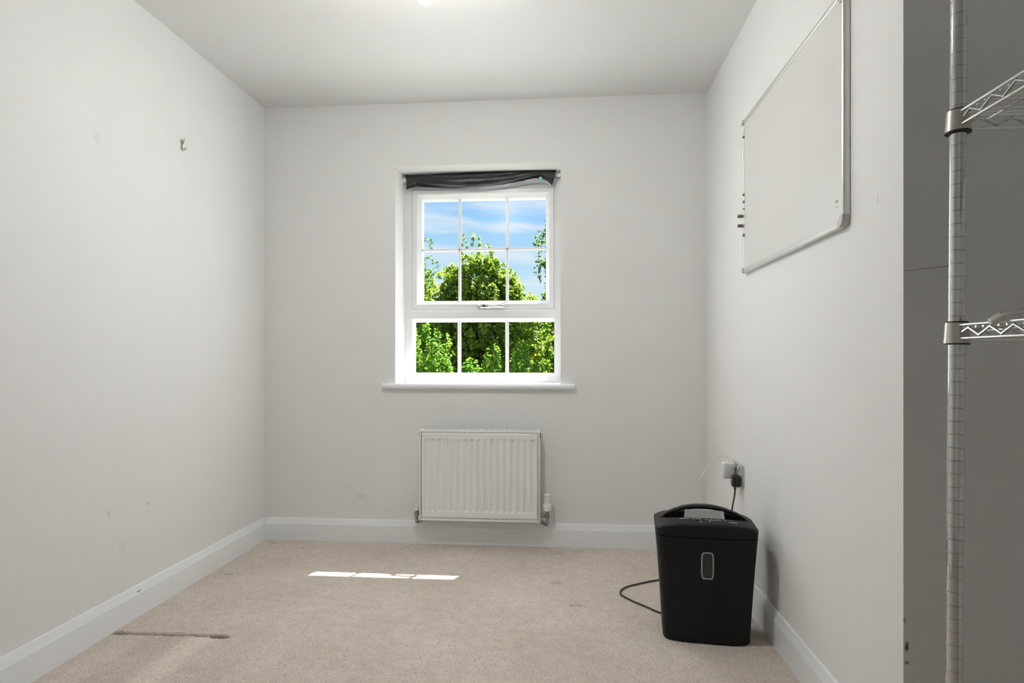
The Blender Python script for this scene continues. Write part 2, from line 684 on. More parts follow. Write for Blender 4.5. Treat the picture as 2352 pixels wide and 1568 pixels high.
def skirt(name, p0, p1, n):
    """p0 -> p1 along the wall foot, n = direction into the room."""
    p0, p1, n = Vector(p0), Vector(p1), Vector(n)
    prof = [(0, 0), (BT, 0), (BT, BH * 0.74), (BT * 0.86, BH * 0.79), (BT * 0.50, BH * 0.955), (BT * 0.40, BH * 0.99), (BT * 0.2, BH), (0, BH)]
    rings = []
    for p in (p0, p1):
        rings.append([p + n * a + Vector((0, 0, z)) for a, z in prof])
    return struct(name, MB().loft(rings), 'gloss_white')


skirt('baseboard_left', (-WL, YB, 0), (-WL, D, 0), (1, 0, 0))
skirt('baseboard_far', (-WL + BT + 0.0006, D, 0), (WR, D, 0), (0, -1, 0))
skirt('baseboard_right', (WR, YE, 0), (WR, D - BT - 0.0006, 0), (-1, 0, 0))
skirt('baseboard_alcove', (WR, YE, 0), (XA, YE, 0), (0, -1, 0))


# carpet: real dents, a lifted seam, pile relief
def build_floor():
    x0, x1, y0, y1 = -WL, XA, YB, D
    stp = 0.0085
    nx, ny = int((x1 - x0) / stp), int((y1 - y0) / stp)
    xs = np.linspace(x0, x1, nx)
    # finer rows across the seam
    yc = np.linspace(y0, y1, ny)
    ys = np.unique(np.concatenate([yc, np.arange(2.135, 2.205, 0.0015)]))
    nc = ny
    ny = len(ys)
    X, Y = np.meshgrid(xs, ys)
    rng = np.random.default_rng(4)
    Zc = rng.uniform(-0.0010, 0.0010, (nc, nx))
    k = np.clip(np.searchsorted(yc, ys) - 1, 0, nc - 2)
    w = ((ys - yc[k]) / (yc[k + 1] - yc[k]))[:, None]
    Z = Zc[k] * (1 - w) + Zc[k + 1] * w
    nap_shade = np.ones(X.shape)

    def dent(cx, cy, rx, ry, d, dark=0.0):
        nonlocal Z, nap_shade
        q = ((X - cx) / rx) ** 2 + ((Y - cy) / ry) ** 2
        g = np.exp(-q * 1.3)
        Z -= d * g
        nap_shade *= 1 - dark * g  # shade in the hollow also put into the pile colour

    for cx, cy in DENTS:
        dent(cx, cy, 0.022, 0.013, 0.014, 0.55)
        Z += 0.006 * np.exp(-(((X - cx) / 0.03) ** 2 + ((Y - cy + 0.020) / 0.012) ** 2) * 1.3)
    # seam with a raised lip
    sx0, sx1, sy = -1.648, -1.215, 2.158
    on = 1 / (1 + np.exp(-(X - sx0) / 0.006)) * 1 / (1 + np.exp((X - sx1) / 0.006))
    yl = sy + 0.016 * (X - sx0)
    wob = np.interp(xs, np.linspace(x0, x1, 900), rng.normal(0, 0.0016, 900))[None, :]
    wid = 0.0026 + 0.0016 * np.abs(np.interp(xs, np.linspace(x0, x1, 700), rng.normal(0, 1, 700)))[None, :]
    yl = yl + wob
    Z -= on * 0.009 * np.exp(-((Y - yl) / wid) ** 2)
    Z += on * 0.006 * np.exp(-((Y - yl - 0.014) / 0.011) ** 2)
    endl = np.exp(-(((X - sx1 + 0.030) / 0.030) ** 4 + ((Y - yl + 0.002) / 0.0075) ** 2))
    end0 = np.exp(-(((X - sx0 - 0.022) / 0.026) ** 4 + ((Y - yl) / 0.0055) ** 2))
    Z -= 0.010 * endl + 0.008 * end0
    nap_shade *= 1 - np.clip(0.62 * endl + 0.5 * end0 + 0.38 * on * np.exp(-((Y - yl) / (wid * 0.9)) ** 2), 0, 0.75)  # shade of the slit and its ends painted into the pile colour
    # brushed strips in the pile near the seam (the nap lies the other way)
    reg = (1 / (1 + np.exp((Y - yl + 0.01) / 0.008)))
    ang = X + (Y - 2.15) * 0.02
    strip = np.zeros_like(X)
    for a, w, s in ((-1.315, 0.052, 0.17), (-1.56, 0.045, 0.06), (-1.44, 0.070, -0.07), (-1.16, 0.09, -0.05)):
        q = (ang - a) / w
        strip += s * np.exp(-np.abs(q) ** 5)
    nap_shade *= 1 + strip * reg
    # broad soft patches of slightly darker and lighter pile
    for cx, cy, rx, ry, s in ((-1.45, 2.45, 0.25, 0.10, -0.05), (-0.3, 3.0, 0.9, 0.12, -0.06), (0.25, 2.4, 0.20, 0.10, 0.05), (-0.4, 2.1, 0.8, 0.35, 0.05), (-1.35, 2.30, 0.14, 0.05, 0.07)):
        nap_shade *= 1 + s * np.exp(-(((X - cx) / rx) ** 2 + ((Y - cy) / ry) ** 2))
    V = np.stack([X, Y, Z], -1).reshape(-1, 3)
    idx = np.arange(nx * ny).reshape(ny, nx)
    F = np.stack([idx[:-1, :-1], idx[:-1, 1:], idx[1:, 1:], idx[1:, :-1]], -1).reshape(-1, 4)
    me = bpy.data.meshes.new('floor')
    me.vertices.add(len(V))
    me.vertices.foreach_set('co', V.ravel())
    me.loops.add(F.size)
    me.loops.foreach_set('vertex_index', F.ravel())
    me.polygons.add(len(F))
    me.polygons.foreach_set('loop_start', np.arange(0, F.size, 4))
    me.polygons.foreach_set('loop_total', np.full(len(F), 4))
    me.polygons.foreach_set('use_smooth', np.ones(len(F), bool))
    ca = me.attributes.new('nap_shade', 'FLOAT_COLOR', 'POINT')
    n = nap_shade.reshape(-1)
    ca.data.foreach_set('color', np.stack([n, n, n, np.ones_like(n)], -1).ravel())
    me.update(calc_edges=True)
    me.materials.append(M['carpet'])
    o = bpy.data.objects.new('floor', me)
    C.objects.link(o)
    o['kind'] = 'structure'
    # the screed below, so that no light leaks in
    struct('floor_slab', MB().box(-WL - 0.1, XA + 0.1, YB - 0.1, D + 0.05, -0.20, -0.03), 'paint_back')


DENTS = [(0.0480, 2.560), (-0.0245, 3.235), (0.0700, 3.270), (-1.6000, 3.285), (-1.57, 2.790), (-0.040, 2.805)]
build_floor()

# ------------------------------------------------------------------ window
SX0, SX1, SZ0, SZ1 = -0.8776, -0.0615, 1.291, 1.976        # opening sash
GX0, GX1, GZ0, GZ1 = -0.8308, -0.1079, 1.3385, 1.928       # its glass
LX0, LX1, LZ0, LZ1 = -0.9071, -0.0329, 0.900, 1.239        # fixed light, bead outline
KX0, KX1, KZ0, KZ1 = -0.8868, -0.0573, 0.919, 1.2185       # its glass
YG = 3.588
win = thing('window_1', None, None, (-0.473, YF, WZ0))
win['kind'] = 'structure'
win['label'] = 'white framed window with glazing bars over green trees'
fr = MB()
YR = 3.640
fr.box(WX0, SX0 - 0.0015, YF, YR, SZ0 - 0.02, WZ1)
fr.box(SX1 + 0.0015, WX1, YF, YR, SZ0 - 0.02, WZ1)
fr.box(SX0 - 0.0015, SX1 + 0.0015, YF, YR, SZ1 + 0.0015, WZ1)
fr.box(SX0 - 0.0015, SX1 + 0.0015, YF, YR, LZ1, SZ0 - 0.0015)
fr.box(WX0, SX0 - 0.0015, YF, YR, WZ0, SZ0 - 0.02)
fr.box(SX1 + 0.0015, WX1, YF, YR, WZ0, SZ0 - 0.02)
fr.box(SX0 - 0.0015, SX1 + 0.0015, YF, YR, WZ0, LZ0)
# fine moulding line on the transom and the jambs
fr.ring(SX0 - 0.0135, SX1 + 0.0135, SZ0 - 0.0135, SZ1 + 0.0135, [(0, YF + 0.0002), (0.003, YF - 0.004), (0.012, YF - 0.004), (0.012, YF + 0.02)], close=False)
fr.ring(LX0, LX1, LZ0, LZ1, [(-0.001, YF), (0.0, YF - 0.002), (0.004, YF - 0.002), (0.0212, YG - 0.004), (0.0212, YR), (-0.001, YR)])
obj('window_frame', fr, 'upvc', win)
gsk = MB().ring(SX0 - 0.0016, SX1 + 0.0016, SZ0 - 0.0016, SZ1 + 0.0016, [(0, YF + 0.010), (0.003, YF + 0.010), (0.003, YF + 0.03), (0, YF + 0.03)])
obj('gasket', gsk, 'upvc_gasket', win)

sash = MB()
YS = YF - 0.008
bx = GX0 - SX0
sash.ring(SX0, SX1, SZ0, SZ1, [(0.0, YR + 0.004), (0.0, YS + 0.003), (0.003, YS), (0.026, YS), (0.0275, YS + 0.002), (bx, YG - 0.004), (bx, YR + 0.004)])
so = obj('sash', sash, 'upvc', win)


def pane_set(par, x0, x1, z0, z1, vx, hz, bar):
    """Panes between glazing bars; every pane and bar its own piece."""
    xs = [x0] + sorted(vx) + [x1]
    zs = [z0] + sorted(hz) + [z1]
    for i in range(len(xs) - 1):
        for j in range(len(zs) - 1):
            obj('pane', MB().box(xs[i] + 0.0003, xs[i + 1] - 0.0003, YG, YG + 0.004, zs[j] + 0.0003, zs[j + 1] - 0.0003), 'window_glass', par)

    def bar_mesh(a0, a1, c, horizontal):
        w, dpt = bar / 2, 0.011
        sec = [(-w, 0), (-w, -0.004), (-w * 0.45, -dpt), (w * 0.45, -dpt), (w, -0.004), (w, 0)]
        rings = []
        for a in (a0, a1):
            rings.append([(a, YG + y, c + s) if horizontal else (c + s, YG + y, a) for s, y in sec])
        m = MB().loft(rings)
        sec2 = [(-w, 0.004), (-w, 0.009), (-w * 0.45, 0.015), (w * 0.45, 0.015), (w, 0.009), (w, 0.004)]
        rings = []
        for a in (a0, a1):
            rings.append([(a, YG + y, c + s) if horizontal else (c + s, YG + y, a) for s, y in sec2])
        return m.loft(rings)
    for x in vx:
        obj('glazing_bar', bar_mesh(z0, z1, x, False), 'upvc', par)
    for z in hz:
        obj('glazing_bar', bar_mesh(x0, x1, z, True), 'upvc', par)


pane_set(so, GX0, GX1, GZ0, GZ1, (-0.6075, -0.331), (1.634,), 0.0155)
pane_set(win, KX0, KX1, KZ0, KZ1, (-0.6100, -0.3320), (), 0.0190)

# espagnolette handle on the sash
hd = MB()
hx0, hx1, hz = -0.499, -0.341, 1.3035
hd.rbox(hx0, hx0 + 0.050, YS - 0.010, YS, hz - 0.012, hz + 0.010, 0.004)
hn = obj('handle', hd, 'satin_steel', so, 40)
lev = MB()
rings = []
for x, hh, y in ((hx0 + 0.020, 0.0085, 0), (hx0 + 0.028, 0.0115, -0.002), (hx0 + 0.050, 0.0115, -0.003), (hx0 + 0.075, 0.0085, -0.004), (hx1 - 0.02, 0.0095, -0.006), (hx1 - 0.005, 0.0085, -0.006), (hx1, 0.004, -0.005)):
    yc = YS - 0.020 + y
    rings.append([(x, yc + 0.007 * math.sin(a), hz + hh * math.cos(a)) for a in (2 * PI * k / 12 for k in range(12))])
lev.loft(rings)
lev.tube([(hx0 + 0.038, YS - 0.022, hz), (hx0 + 0.038, YS, hz)], 0.008, 12)
obj('lever', lev, 'chrome_bright', so, 40)
lk = MB()
lk.lathe([(0.0070, 0.0), (0.0070, -0.002), (0.0035, -0.0022), (0.0035, -0.0005)], (hx0 + 0.040, YS - 0.0295, hz), 'Y', 16)
obj('key_lock', lk, 'grille_dark', so, 40)
lg = MB().rbox(hx0 + 0.065, hx1 - 0.012, YS - 0.0345, YS - 0.031, hz - 0.0040, hz + 0.0040, 0.001, 1)
obj('lever_inlay', lg, 'satin_steel', so)

# window board
sb = MB()
nose = []
for x in (-0.994, 0.052):
    pr = [(D + 0.001, 0.8405), (3.332, 0.8405), (3.3275, 0.844), (3.3245, 0.850), (3.3245, 0.8585), (3.3275, 0.8655), (3.332, 0.8690), (D + 0.001, 0.8690)]
    nose.append([(x, y, z) for y, z in pr])
sb.loft(nose)
sb.box(WX0 + 0.0003, WX1 - 0.0003, D + 0.001, YF, 0.8415, 0.8690)
obj('window_sill', sb, 'gloss_white', win, 30)
# outer cill
oc = MB()
oc.loft([[(x, YR - 0.01, 0.84), (x, YO + 0.05, 0.82), (x, YO + 0.05, 0.845), (x, YR - 0.01, 0.885)] for x in (WX0, WX1)])
obj('outer_sill', oc, 'upvc', win)

# eaves above the window (they shade the upper panes)
EY, EZ = 4.050, 2.350
rf = MB()
rf.box(-4.0, 3.0, YO - 0.02, EY, EZ + 0.004, EZ + 0.020)
rf.box(-4.0, 3.0, EY - 0.02, EY, EZ, EZ + 0.24)
roof = struct('roof', rf, 'fascia')
ts = MB()
ts.loft([[(x, EY + 0.05, EZ + 0.25), (x, EY + 0.05, EZ + 0.29), (x, YB - 0.4, EZ + 2.6), (x, YB - 0.4, EZ + 2.56)] for x in (-4.0, 3.0)])
obj('roof_tiles', ts, 'roof_tile', roof)
gt = MB()
gs = []
for x in (-4.0, 3.0):
    gs.append([(x, EY + 0.055 + 0.05 * math.sin(a), EZ + 0.215 - 0.05 * math.cos(a)) for a in (PI * (k / 10) - PI / 2 for k in range(11))] +
              [(x, EY + 0.055 + 0.046 * math.sin(a), EZ + 0.215 - 0.046 * math.cos(a)) for a in (PI / 2 - PI * (k / 10) for k in range(11))])
gt.loft(gs)
obj('gutter', gt, 'fascia', roof, 40)

# ------------------------------------------------------------------ rolled-up blackout fabric on a rod
YB2 = 3.500
bl = thing('blackout_blind', 'crumpled black blackout fabric bunched on a rod across the window head', 'blind', (-0.48, YB2, 2.02))
rod = MB()
rod.tube([(WX0 + 0.0006, YB2 + 0.02, 2.028), (WX1 - 0.0006, YB2 + 0.02, 2.040)], 0.0075, 12)
rod.tube([(WX0 + 0.0006, YB2 + 0.02, 2.028), (WX0 + 0.022, YB2 + 0.02, 2.0283)], 0.013, 16)
rod.tube([(WX1 - 0.0006, YB2 + 0.02, 2.040), (WX1 - 0.022, YB2 + 0.02, 2.0397)], 0.013, 16)
obj('rod', rod, 'plastic_white', bl, 40)


def lerp_pts(pts, t):
    for (a, va), (b, vb) in zip(pts, pts[1:]):
        if t <= b:
            k = (t - a) / (b - a)
            k = k * k * (3 - 2 * k)
            return va + (vb - va) * k
    return pts[-1][1]


def fabric(top, bot, ypos, nx=90, nz=22, fold=0.006, seed=0.0, thick=0.0012):
    fx0, fx1 = -0.9115, -0.0475
    front, back = [], []
    for i in range(nx + 1):
        t = i / nx
        zt, zb = lerp_pts(top, t), lerp_pts(bot, t)
        rowf, rowb = [], []
        for k in range(nz + 1):
            s = k / nz
            z = zt + (zb - zt) * s
            # side edges bow inwards a little
            x = fx0 + (fx1 - fx0) * t
            if t < 0.06:
                x += 0.010 * math.sin(PI * s) * (1 - t / 0.06) + 0.006 * s * (1 - t / 0.06)
            if t > 0.95:
                x -= 0.012 * s * s * (t - 0.95) / 0.05
            bulge = -0.020 * math.sin(PI * min(1, s * 1.15)) * (0.5 + 0.5 * math.sin(PI * t))
            # long sagging folds fanning from the corners
            ph = s * 3.2 + 0.9 * (2 * t - 1) ** 2 + seed
            f = fold * math.sin(2 * PI * ph) * math.sin(PI * t) ** 0.6 * (0.3 + s)
            f += 0.0025 * math.sin(17 * t + 9 * s + seed) * s
            f += 0.0015 * math.sin(41 * t - 6 * s)
            y = ypos + bulge + f
            rowf.append((x, y, z))
            rowb.append((x, y + thick, z))
        front.append(rowf)
        back.append(rowb)
    rings = [fr_ + bk_[::-1] for fr_, bk_ in zip(front, back)]
    return MB().loft(rings)


top = [(0, 2.052), (1, 2.0665)]
bot = [(0, 1.972), (0.012, 1.970), (0.035, 1.977), (0.086, 1.9840), (0.13, 1.979), (0.20, 1.976), (0.345, 1.9740), (0.49, 1.9760), (0.56, 1.9795), (0.63, 1.9845), (0.70, 1.9925), (0.776, 2.0015), (0.82, 2.0090), (0.86, 2.0150), (0.90, 2.0135), (0.93, 2.004), (0.963, 1.9850), (0.982, 1.9700), (0.99, 1.985), (1.0, 2.010)]
obj('fabric', fabric(top, bot, YB2), 'blackout', bl, 50)
bot2 = [(0, 1.990), (0.05, 1.985), (0.10, 1.979), (0.2, 1.974), (0.32, 1.9665), (0.43, 1.9630), (0.50, 1.9635), (0.57, 1.9665), (0.65, 1.9730), (0.72, 1.9810), (0.80, 1.991), (0.86, 1.9985), (0.92, 1.9990), (0.95, 1.988), (0.975, 1.974), (1.0, 2.005)]
top2 = [(0, 2.040), (1, 2.045)]
obj('lining', fabric(top2, bot2, YB2 + 0.027, fold=0.002, seed=0.4), 'blackout_back', bl, 50)
cl = MB()
cl.rbox(-0.143, -0.126, YB2 - 0.024, YB2 - 0.006, 2.002, 2.0165, 0.002, 1)
cl.tube([(-0.134, YB2 - 0.022, 2.002), (-0.131, YB2 - 0.022, 1.990)], 0.0022, 8)
obj('clip', cl, 'teal_clip', bl, 40)
cl = MB().lathe([(0.011, 0.0), (0.012, -0.003), (0.006, -0.007), (0.003, -0.012)], (-0.904, YB2 + 0.000, 2.020), 'Y', 16)
obj('suction_cup', cl, 'cup_clear', bl, 40)
tg = MB().rbox(-0.868, -0.842, YB2 - 0.0095, YB2 - 0.0080, 2.0035, 2.0065, 0.0005, 1)
tg.rbox(-0.862, -0.848, YB2 - 0.0100, YB2 - 0.0085, 1.9985, 2.0005, 0.0005, 1)
obj('care_tag', tg, 'tag_grey', bl)

# ------------------------------------------------------------------ radiator
RX0, RX1, RZ0, RZ1, RY = -0.768, -0.130, 0.147, 0.628, D - 0.100
rad = thing('radiator', 'white ribbed panel radiator mounted on the wall below the window', 'radiator', ((RX0 + RX1) / 2, RY, RZ0))
pan = MB()
px0, px1, pz0, pz1 = RX0 + 0.0115, RX1 - 0.0115, RZ0 + 0.016, RZ1 - 0.014
n_ch = 17
pitch = 0.03525
cx0 = (px0 + px1) / 2 - pitch * (n_ch - 1) / 2
xs = [px0, px0 + 0.003, px0 + 0.008]
for k in range(n_ch):
    c = cx0 + pitch * k
    for q in (-0.0150, -0.0125, -0.0085, -0.004, 0.0, 0.004, 0.0085, 0.0125, 0.0150):
        xs.append(c + q)
xs += [px1 - 0.008, px1 - 0.003, px1]
ct, cb = pz1 - 0.030, pz0 + 0.030
zs = [pz0, pz0 + 0.003, pz0 + 0.010, cb - 0.002] + [cb + q for q in (0.002, 0.006, 0.010, 0.015)] + [cb + 0.08, cb + 0.16, ct - 0.16, ct - 0.08] + [ct - q for q in (0.015, 0.010, 0.006, 0.002)] + [ct + 0.002, pz1 - 0.010, pz1 - 0.003, pz1]


def ss(a, b, t):
    t = max(0, min(1, (t - a) / (b - a)))
    return t * t * (3 - 2 * t)


def rad_depth(x, z):
    k = round((x - cx0) / pitch)
    k = max(0, min(n_ch - 1, k))
    q = abs(x - (cx0 + pitch * k))
    prof = 1 - ss(0.0035, 0.0140, q)
    e = ss(cb, cb + 0.013, z) * (1 - ss(ct - 0.013, ct, z))
    edge = min(x - px0, px1 - x, z - pz0, pz1 - z)
    return 0.0095 * prof * e + 0.004 * (1 - ss(0, 0.004, edge))


vs = [(x, RY + rad_depth(x, z), z) for z in zs for x in xs]
nxr = len(xs)
fs = [(j * nxr + i, j * nxr + i + 1, (j + 1) * nxr + i + 1, (j + 1) * nxr + i) for j in range(len(zs) - 1) for i in range(nxr - 1)]
pan.add(vs, fs)
obj('front_panel', pan, 'enamel', rad, 60)
body = MB()
body.box(px0 + 0.002, px1 - 0.002, RY + 0.0105, RY + 0.016, pz0, pz1)
body.box(px0 + 0.01, px1 - 0.01, RY + 0.058, RY + 0.068, pz0, pz1)
for k in range(n_ch):                                     # convector fins between the panels
    c = cx0 + pitch * k
    body.box(c - 0.0008, c + 0.0008, RY + 0.013, RY + 0.058, pz0 + 0.04, pz1 - 0.04)
obj('convector', body, 'enamel', rad)
for sx in (RX0, RX1 - 0.0075):
    sp = MB().rbox(sx, sx + 0.0075, RY + 0.000, RY + 0.066, RZ0 - 0.002, RZ1 - 0.010, 0.0025)
    obj('side_panel', sp, 'enamel', rad, 40)
# bottom and top rails framing the panel
rl = MB().rbox(RX0 + 0.0078, RX1 - 0.0078, RY + 0.0015, RY + 0.012, RZ0, RZ0 + 0.0145, 0.003)
obj('lower_rail', rl, 'enamel', rad, 40)
tp = MB().rbox(RX0 + 0.0003, RX1 - 0.0003, RY + 0.000, RY + 0.010, RZ1 - 0.0125, RZ1, 0.003)
tp.rbox(RX0 + 0.0003, RX1 - 0.0003, RY + 0.060, RY + 0.068, RZ1 - 0.0095, RZ1, 0.002)
tp.rbox(RX0 + 0.0003, RX0 + 0.02, RY + 0.008, RY + 0.062, RZ1 - 0.0095, RZ1, 0.002)
tp.rbox(RX1 - 0.02, RX1 - 0.0003, RY + 0.008, RY + 0.062, RZ1 - 0.0095, RZ1, 0.002)
grille = obj('top_grille', tp, 'enamel', rad, 40)
gb = MB()
n = 44
for k in range(n):
    x = RX0 + 0.024 + (RX1 - RX0 - 0.048) * k / (n - 1)
    gb.box(x - 0.0022, x + 0.0022, RY + 0.010, RY + 0.060, RZ1 - 0.004, RZ1 + 0.0012)
gbo = obj('grille_bars', gb, 'enamel', grille)
gbo['kind'] = 'stuff'
dk = MB().box(RX0 + 0.02, RX1 - 0.02, RY + 0.011, RY + 0.059, RZ1 - 0.0300, RZ1 - 0.0290)
obj('grille_shade', dk, 'grille_dark', rad)  # dark sheet under the bars, its colour stands for shade inside
for sx in (RX0 - 0.0045, RX1 + 0.0005):
    ck = MB().rbox(sx, sx + 0.004, RY + 0.012, RY + 0.030, RZ1 - 0.036, RZ1 - 0.012, 0.001, 1)
    obj('side_clip', ck, 'grille_dark', rad)
for x in (RX0 + 0.12, RX1 - 0.12):
    br_ = MB().box(x - 0.012, x + 0.012, RY + 0.068, D + 0.0005, RZ0 + 0.08, RZ1 - 0.08)
    obj('bracket', br_, 'enamel', rad)
# thermostatic valve on the right
VY = RY + 0.032
tx = -0.092
vb_ = MB()
vb_.lathe([(0.0085, 0.150), (0.0085, 0.165), (0.0125, 0.167), (0.0125, 0.183), (0.010, 0.186), (0.010, 0.200)], (tx, VY, 0), 'Z', 16)
vb_.tube([(RX1 - 0.004, VY, 0.181), (tx, VY, 0.181)], 0.0070, 14)
vb_.lathe([(0.0125, 0.0), (0.0125, 0.012), (0.0095, 0.013), (0.0095, 0.020)], (tx - 0.030, VY, 0.181), 'X', 6)
vb_.tube(smooth_path([(tx, VY, 0.155), (tx, VY, 0.138), (tx - 0.003, VY + 0.004, 0.131), (tx - 0.018, VY + 0.020, 0.130), (tx - 0.030, D + 0.0005, 0.130)], 5), 0.0072, 14)
vb_.lathe([(0.0105, 0.0), (0.0105, 0.011)], (tx, VY, 0.139), 'Z', 6)
valve = obj('thermostatic_valve', vb_, 'valve_chrome', rad, 40)
vh = MB()
prof = []
seg = 40
rings = []
for z, r, sl in ((0.199, 0.0140, 0), (0.205, 0.0160, 0), (0.2065, 0.0225, 0), (0.216, 0.0240, 0), (0.236, 0.0240, 0), (0.243, 0.0215, 0), (0.245, 0.0190, 1), (0.284, 0.0190, 1), (0.2875, 0.0195, 0), (0.292, 0.0185, 0), (0.294, 0.014, 0)):
    ring = []
    for k in range(seg):
        a = 2 * PI * k / seg
        rr = r
        if sl and (k % 5) in (0, 1):
            rr = r - 0.0055
        ring.append((tx + rr * math.cos(a + 0.35), VY + rr * math.sin(a + 0.35), z))
    rings.append(ring)
vh.loft(rings)
obj('thermostat_head', vh, 'valve_plastic', valve, 35)
vc = MB().lathe([(0.0165, 0.2020), (0.0165, 0.2055)], (tx, VY, 0), 'Z', 24)
obj('head_collar', vc, 'grille_dark', valve, 40)
# lockshield valve on the left
lx = -0.791
lb = MB()
lb.lathe([(0.0085, 0.150), (0.0085, 0.160), (0.0120, 0.162), (0.0120, 0.182), (0.009, 0.185), (0.009, 0.196)], (lx, VY, 0), 'Z', 16)
lb.tube([(lx, VY, 0.183), (RX0 + 0.004, VY, 0.183)], 0.0070, 14)
lb.lathe([(0.0125, 0.0), (0.0125, 0.012), (0.0095, 0.013), (0.0095, 0.018)], (lx + 0.010, VY, 0.183), 'X', 6)
lb.tube(smooth_path([(lx, VY, 0.155), (lx, VY, 0.138), (lx + 0.003, VY + 0.004, 0.131), (lx + 0.012, VY + 0.020, 0.130), (lx + 0.026, D + 0.0005, 0.130)], 5), 0.0072, 14)
lb.lathe([(0.0105, 0.0), (0.0105, 0.011)], (lx, VY, 0.139), 'Z', 6)
lv = obj('lockshield_valve', lb, 'valve_chrome', rad, 40)
lc = MB().lathe([(0.0100, 0.193), (0.0105, 0.196), (0.0090, 0.222), (0.0075, 0.228), (0.003, 0.229)], (lx, VY, 0), 'Z', 20)
obj('valve_cap', lc, 'valve_plastic', lv, 40)
wc = MB().tube(smooth_path([(tx - 0.026, VY + 0.045, 0.134), (-0.16, VY + 0.040, 0.133), (-0.21, VY + 0.036, 0.139), (-0.25, VY + 0.034, 0.150), (-0.27, VY + 0.034, 0.165)], 6), 0.0034, 8)
obj('cable', wc, 'plastic_white', rad, 60)
pp = MB().tube([(lx + 0.026, D - 0.012, 0.133), (-0.70, D - 0.012, 0.142), (-0.55, D - 0.012, 0.144), (-0.16, D - 0.012, 0.139)], 0.0065, 10)
obj('pipe', pp, 'enamel', rad, 60)

# ------------------------------------------------------------------ whiteboard
BX = WR - 0.018
by0, by1, bz0, bz1 = 1.7040, 2.6440, 1.3555, 1.9815
wb = thing('whiteboard', 'white dry-wipe board in a slim aluminium frame on the right wall', 'whiteboard', (WR, (by0 + by1) / 2, bz0))
obj('board', MB().box(BX + 0.0035, WR - 0.003, by0 + 0.012, by1 - 0.012, bz0 + 0.012, bz1 - 0.012), 'board_white', wb)


def rail(a, b, wdir):
    """Rounded aluminium section from a to b; wdir points to the board centre."""
    a, b, w = Vector(a), Vector(b), Vector(wdir)
    n = Vector((-1, 0, 0))
    sec = [(0.0, 0.0), (0.0, 0.012), (0.002, 0.0165), (0.006, 0.0185), (0.0125, 0.0175), (0.0145, 0.0155), (0.0165, 0.0155), (0.0185, 0.0145), (0.0185, 0.0)]
    return MB().loft([[p + w * s + n * h for s, h in sec] for p in (a, b)])


x = WR - 0.0008
obj('frame_rail', rail((x, by0 + 0.03, bz0), (x, by1 - 0.012, bz0), (0, 0, 1)), 'aluminium', wb, 30)
obj('frame_rail', rail((x, by0 + 0.03, bz1), (x, by1 - 0.012, bz1), (0, 0, -1)), 'aluminium', wb, 30)
obj('frame_rail', rail((x, by0, bz0 + 0.03), (x, by0, bz1 - 0.03), (0, 1, 0)), 'aluminium', wb, 30)
obj('frame_rail', rail((x, by1, bz0 + 0.014), (x, by1, bz1 - 0.014), (0, -1, 0)), 'aluminium', wb, 30)


def corner(cy, cz, sy, sz, r, L):
    """Rounded plastic corner cap: quarter arc outside, L-shaped inside."""
    out = []
    for k in range(9):
        a = PI / 2 * k / 8
        out.append((cy + sy * (r - r * math.cos(a)), cz + sz * (r - r * math.sin(a))))
    out = [(cy, cz + sz * L)] + out + [(cy + sy * L, cz)]
    w = 0.0195
    inn = [(cy + sy * L, cz + sz * w), (cy + sy * w, cz + sz * w), (cy + sy * w, cz + sz * L)]
    poly = out + inn
    bm = bmesh.new()
    v = [bm.verts.new((WR - 0.0204, a, b)) for a, b in poly]
    f = bm.faces.new(v)
    ext = bmesh.ops.extrude_face_region(bm, geom=[f])
    for g in ext['geom']:
        if isinstance(g, bmesh.types.BMVert):
            g.co.x = WR - 0.0006
    return MB().from_bm(bm)


obj('corner_cap', corner(by0, bz0, 1, 1, 0.024, 0.031), 'cap_grey', wb)
obj('corner_cap', corner(by1, bz0, -1, 1, 0.016, 0.020), 'cap_grey', wb)
obj('corner_cap', corner(by0, bz1, 1, -1, 0.024, 0.031), 'cap_grey', wb)
obj('corner_cap', corner(by1, bz1, -1, -1, 0.016, 0.020), 'cap_grey', wb)
# small scribble by the lower corner
iy, iz, ix = 1.757, 1.4215, BX + 0.0030
ink = MB()
for pts in ([(0, 0.016), (0, 0.008), (-0.008, 0.008), (-0.008, 0.016)], [(-0.011, 0.016), (-0.016, 0.016), (-0.016, 0.008), (-0.011, 0.007)], [(-0.004, -0.006), (-0.004, -0.010)], [(-0.010, -0.004), (-0.012, -0.009)]):
    ink.tube([(ix, iy + a * 0.8, iz + b * 0.8) for a, b in pts], 0.0005, 4)
obj('pen_mark', ink, 'pencil', wb)
# magnets along the far frame edge
MG = [(320, 'small', 'topmost dark magnet on the far edge of the whiteboard'),
      (451, 'small', 'second highest dark magnet on the far edge of the whiteboard'),
      (467, 'small', 'third highest dark magnet on the far edge of the whiteboard'),
      (483, 'tiny', 'tiny dark magnet just above the two peg magnets on the whiteboard'),
      (498, 'peg', 'upper of the two peg magnets sticking out from the whiteboard'),
      (520, 'peg', 'lower of the two peg magnets sticking out from the whiteboard'),
      (543, 'small', 'lowest dark magnet on the far edge of the whiteboard')]
for v, kind, label in MG:
    z = EYE - (v - 820.76) / 1434.4 * 2.576
    yy = by1 - 0.024 if kind != 'peg' else by1 - 0.010
    xb = BX + 0.0033 if kind != 'peg' else WR - 0.0188
    r, ln = {'small': (0.0055, 0.006), 'tiny': (0.0038, 0.005), 'peg': (0.0068, 0.019)}[kind]
    m_ = MB().lathe([(r * 0.85, 0.0), (r, -0.001), (r, -ln + 0.001), (r * 0.8, -ln)], (xb, yy, z), 'X', 14)
    tag(obj('magnet', m_, 'magnet_grey', None, 40, origin=(xb, yy, z)), label, 'magnet', 'magnets along the whiteboard edge')

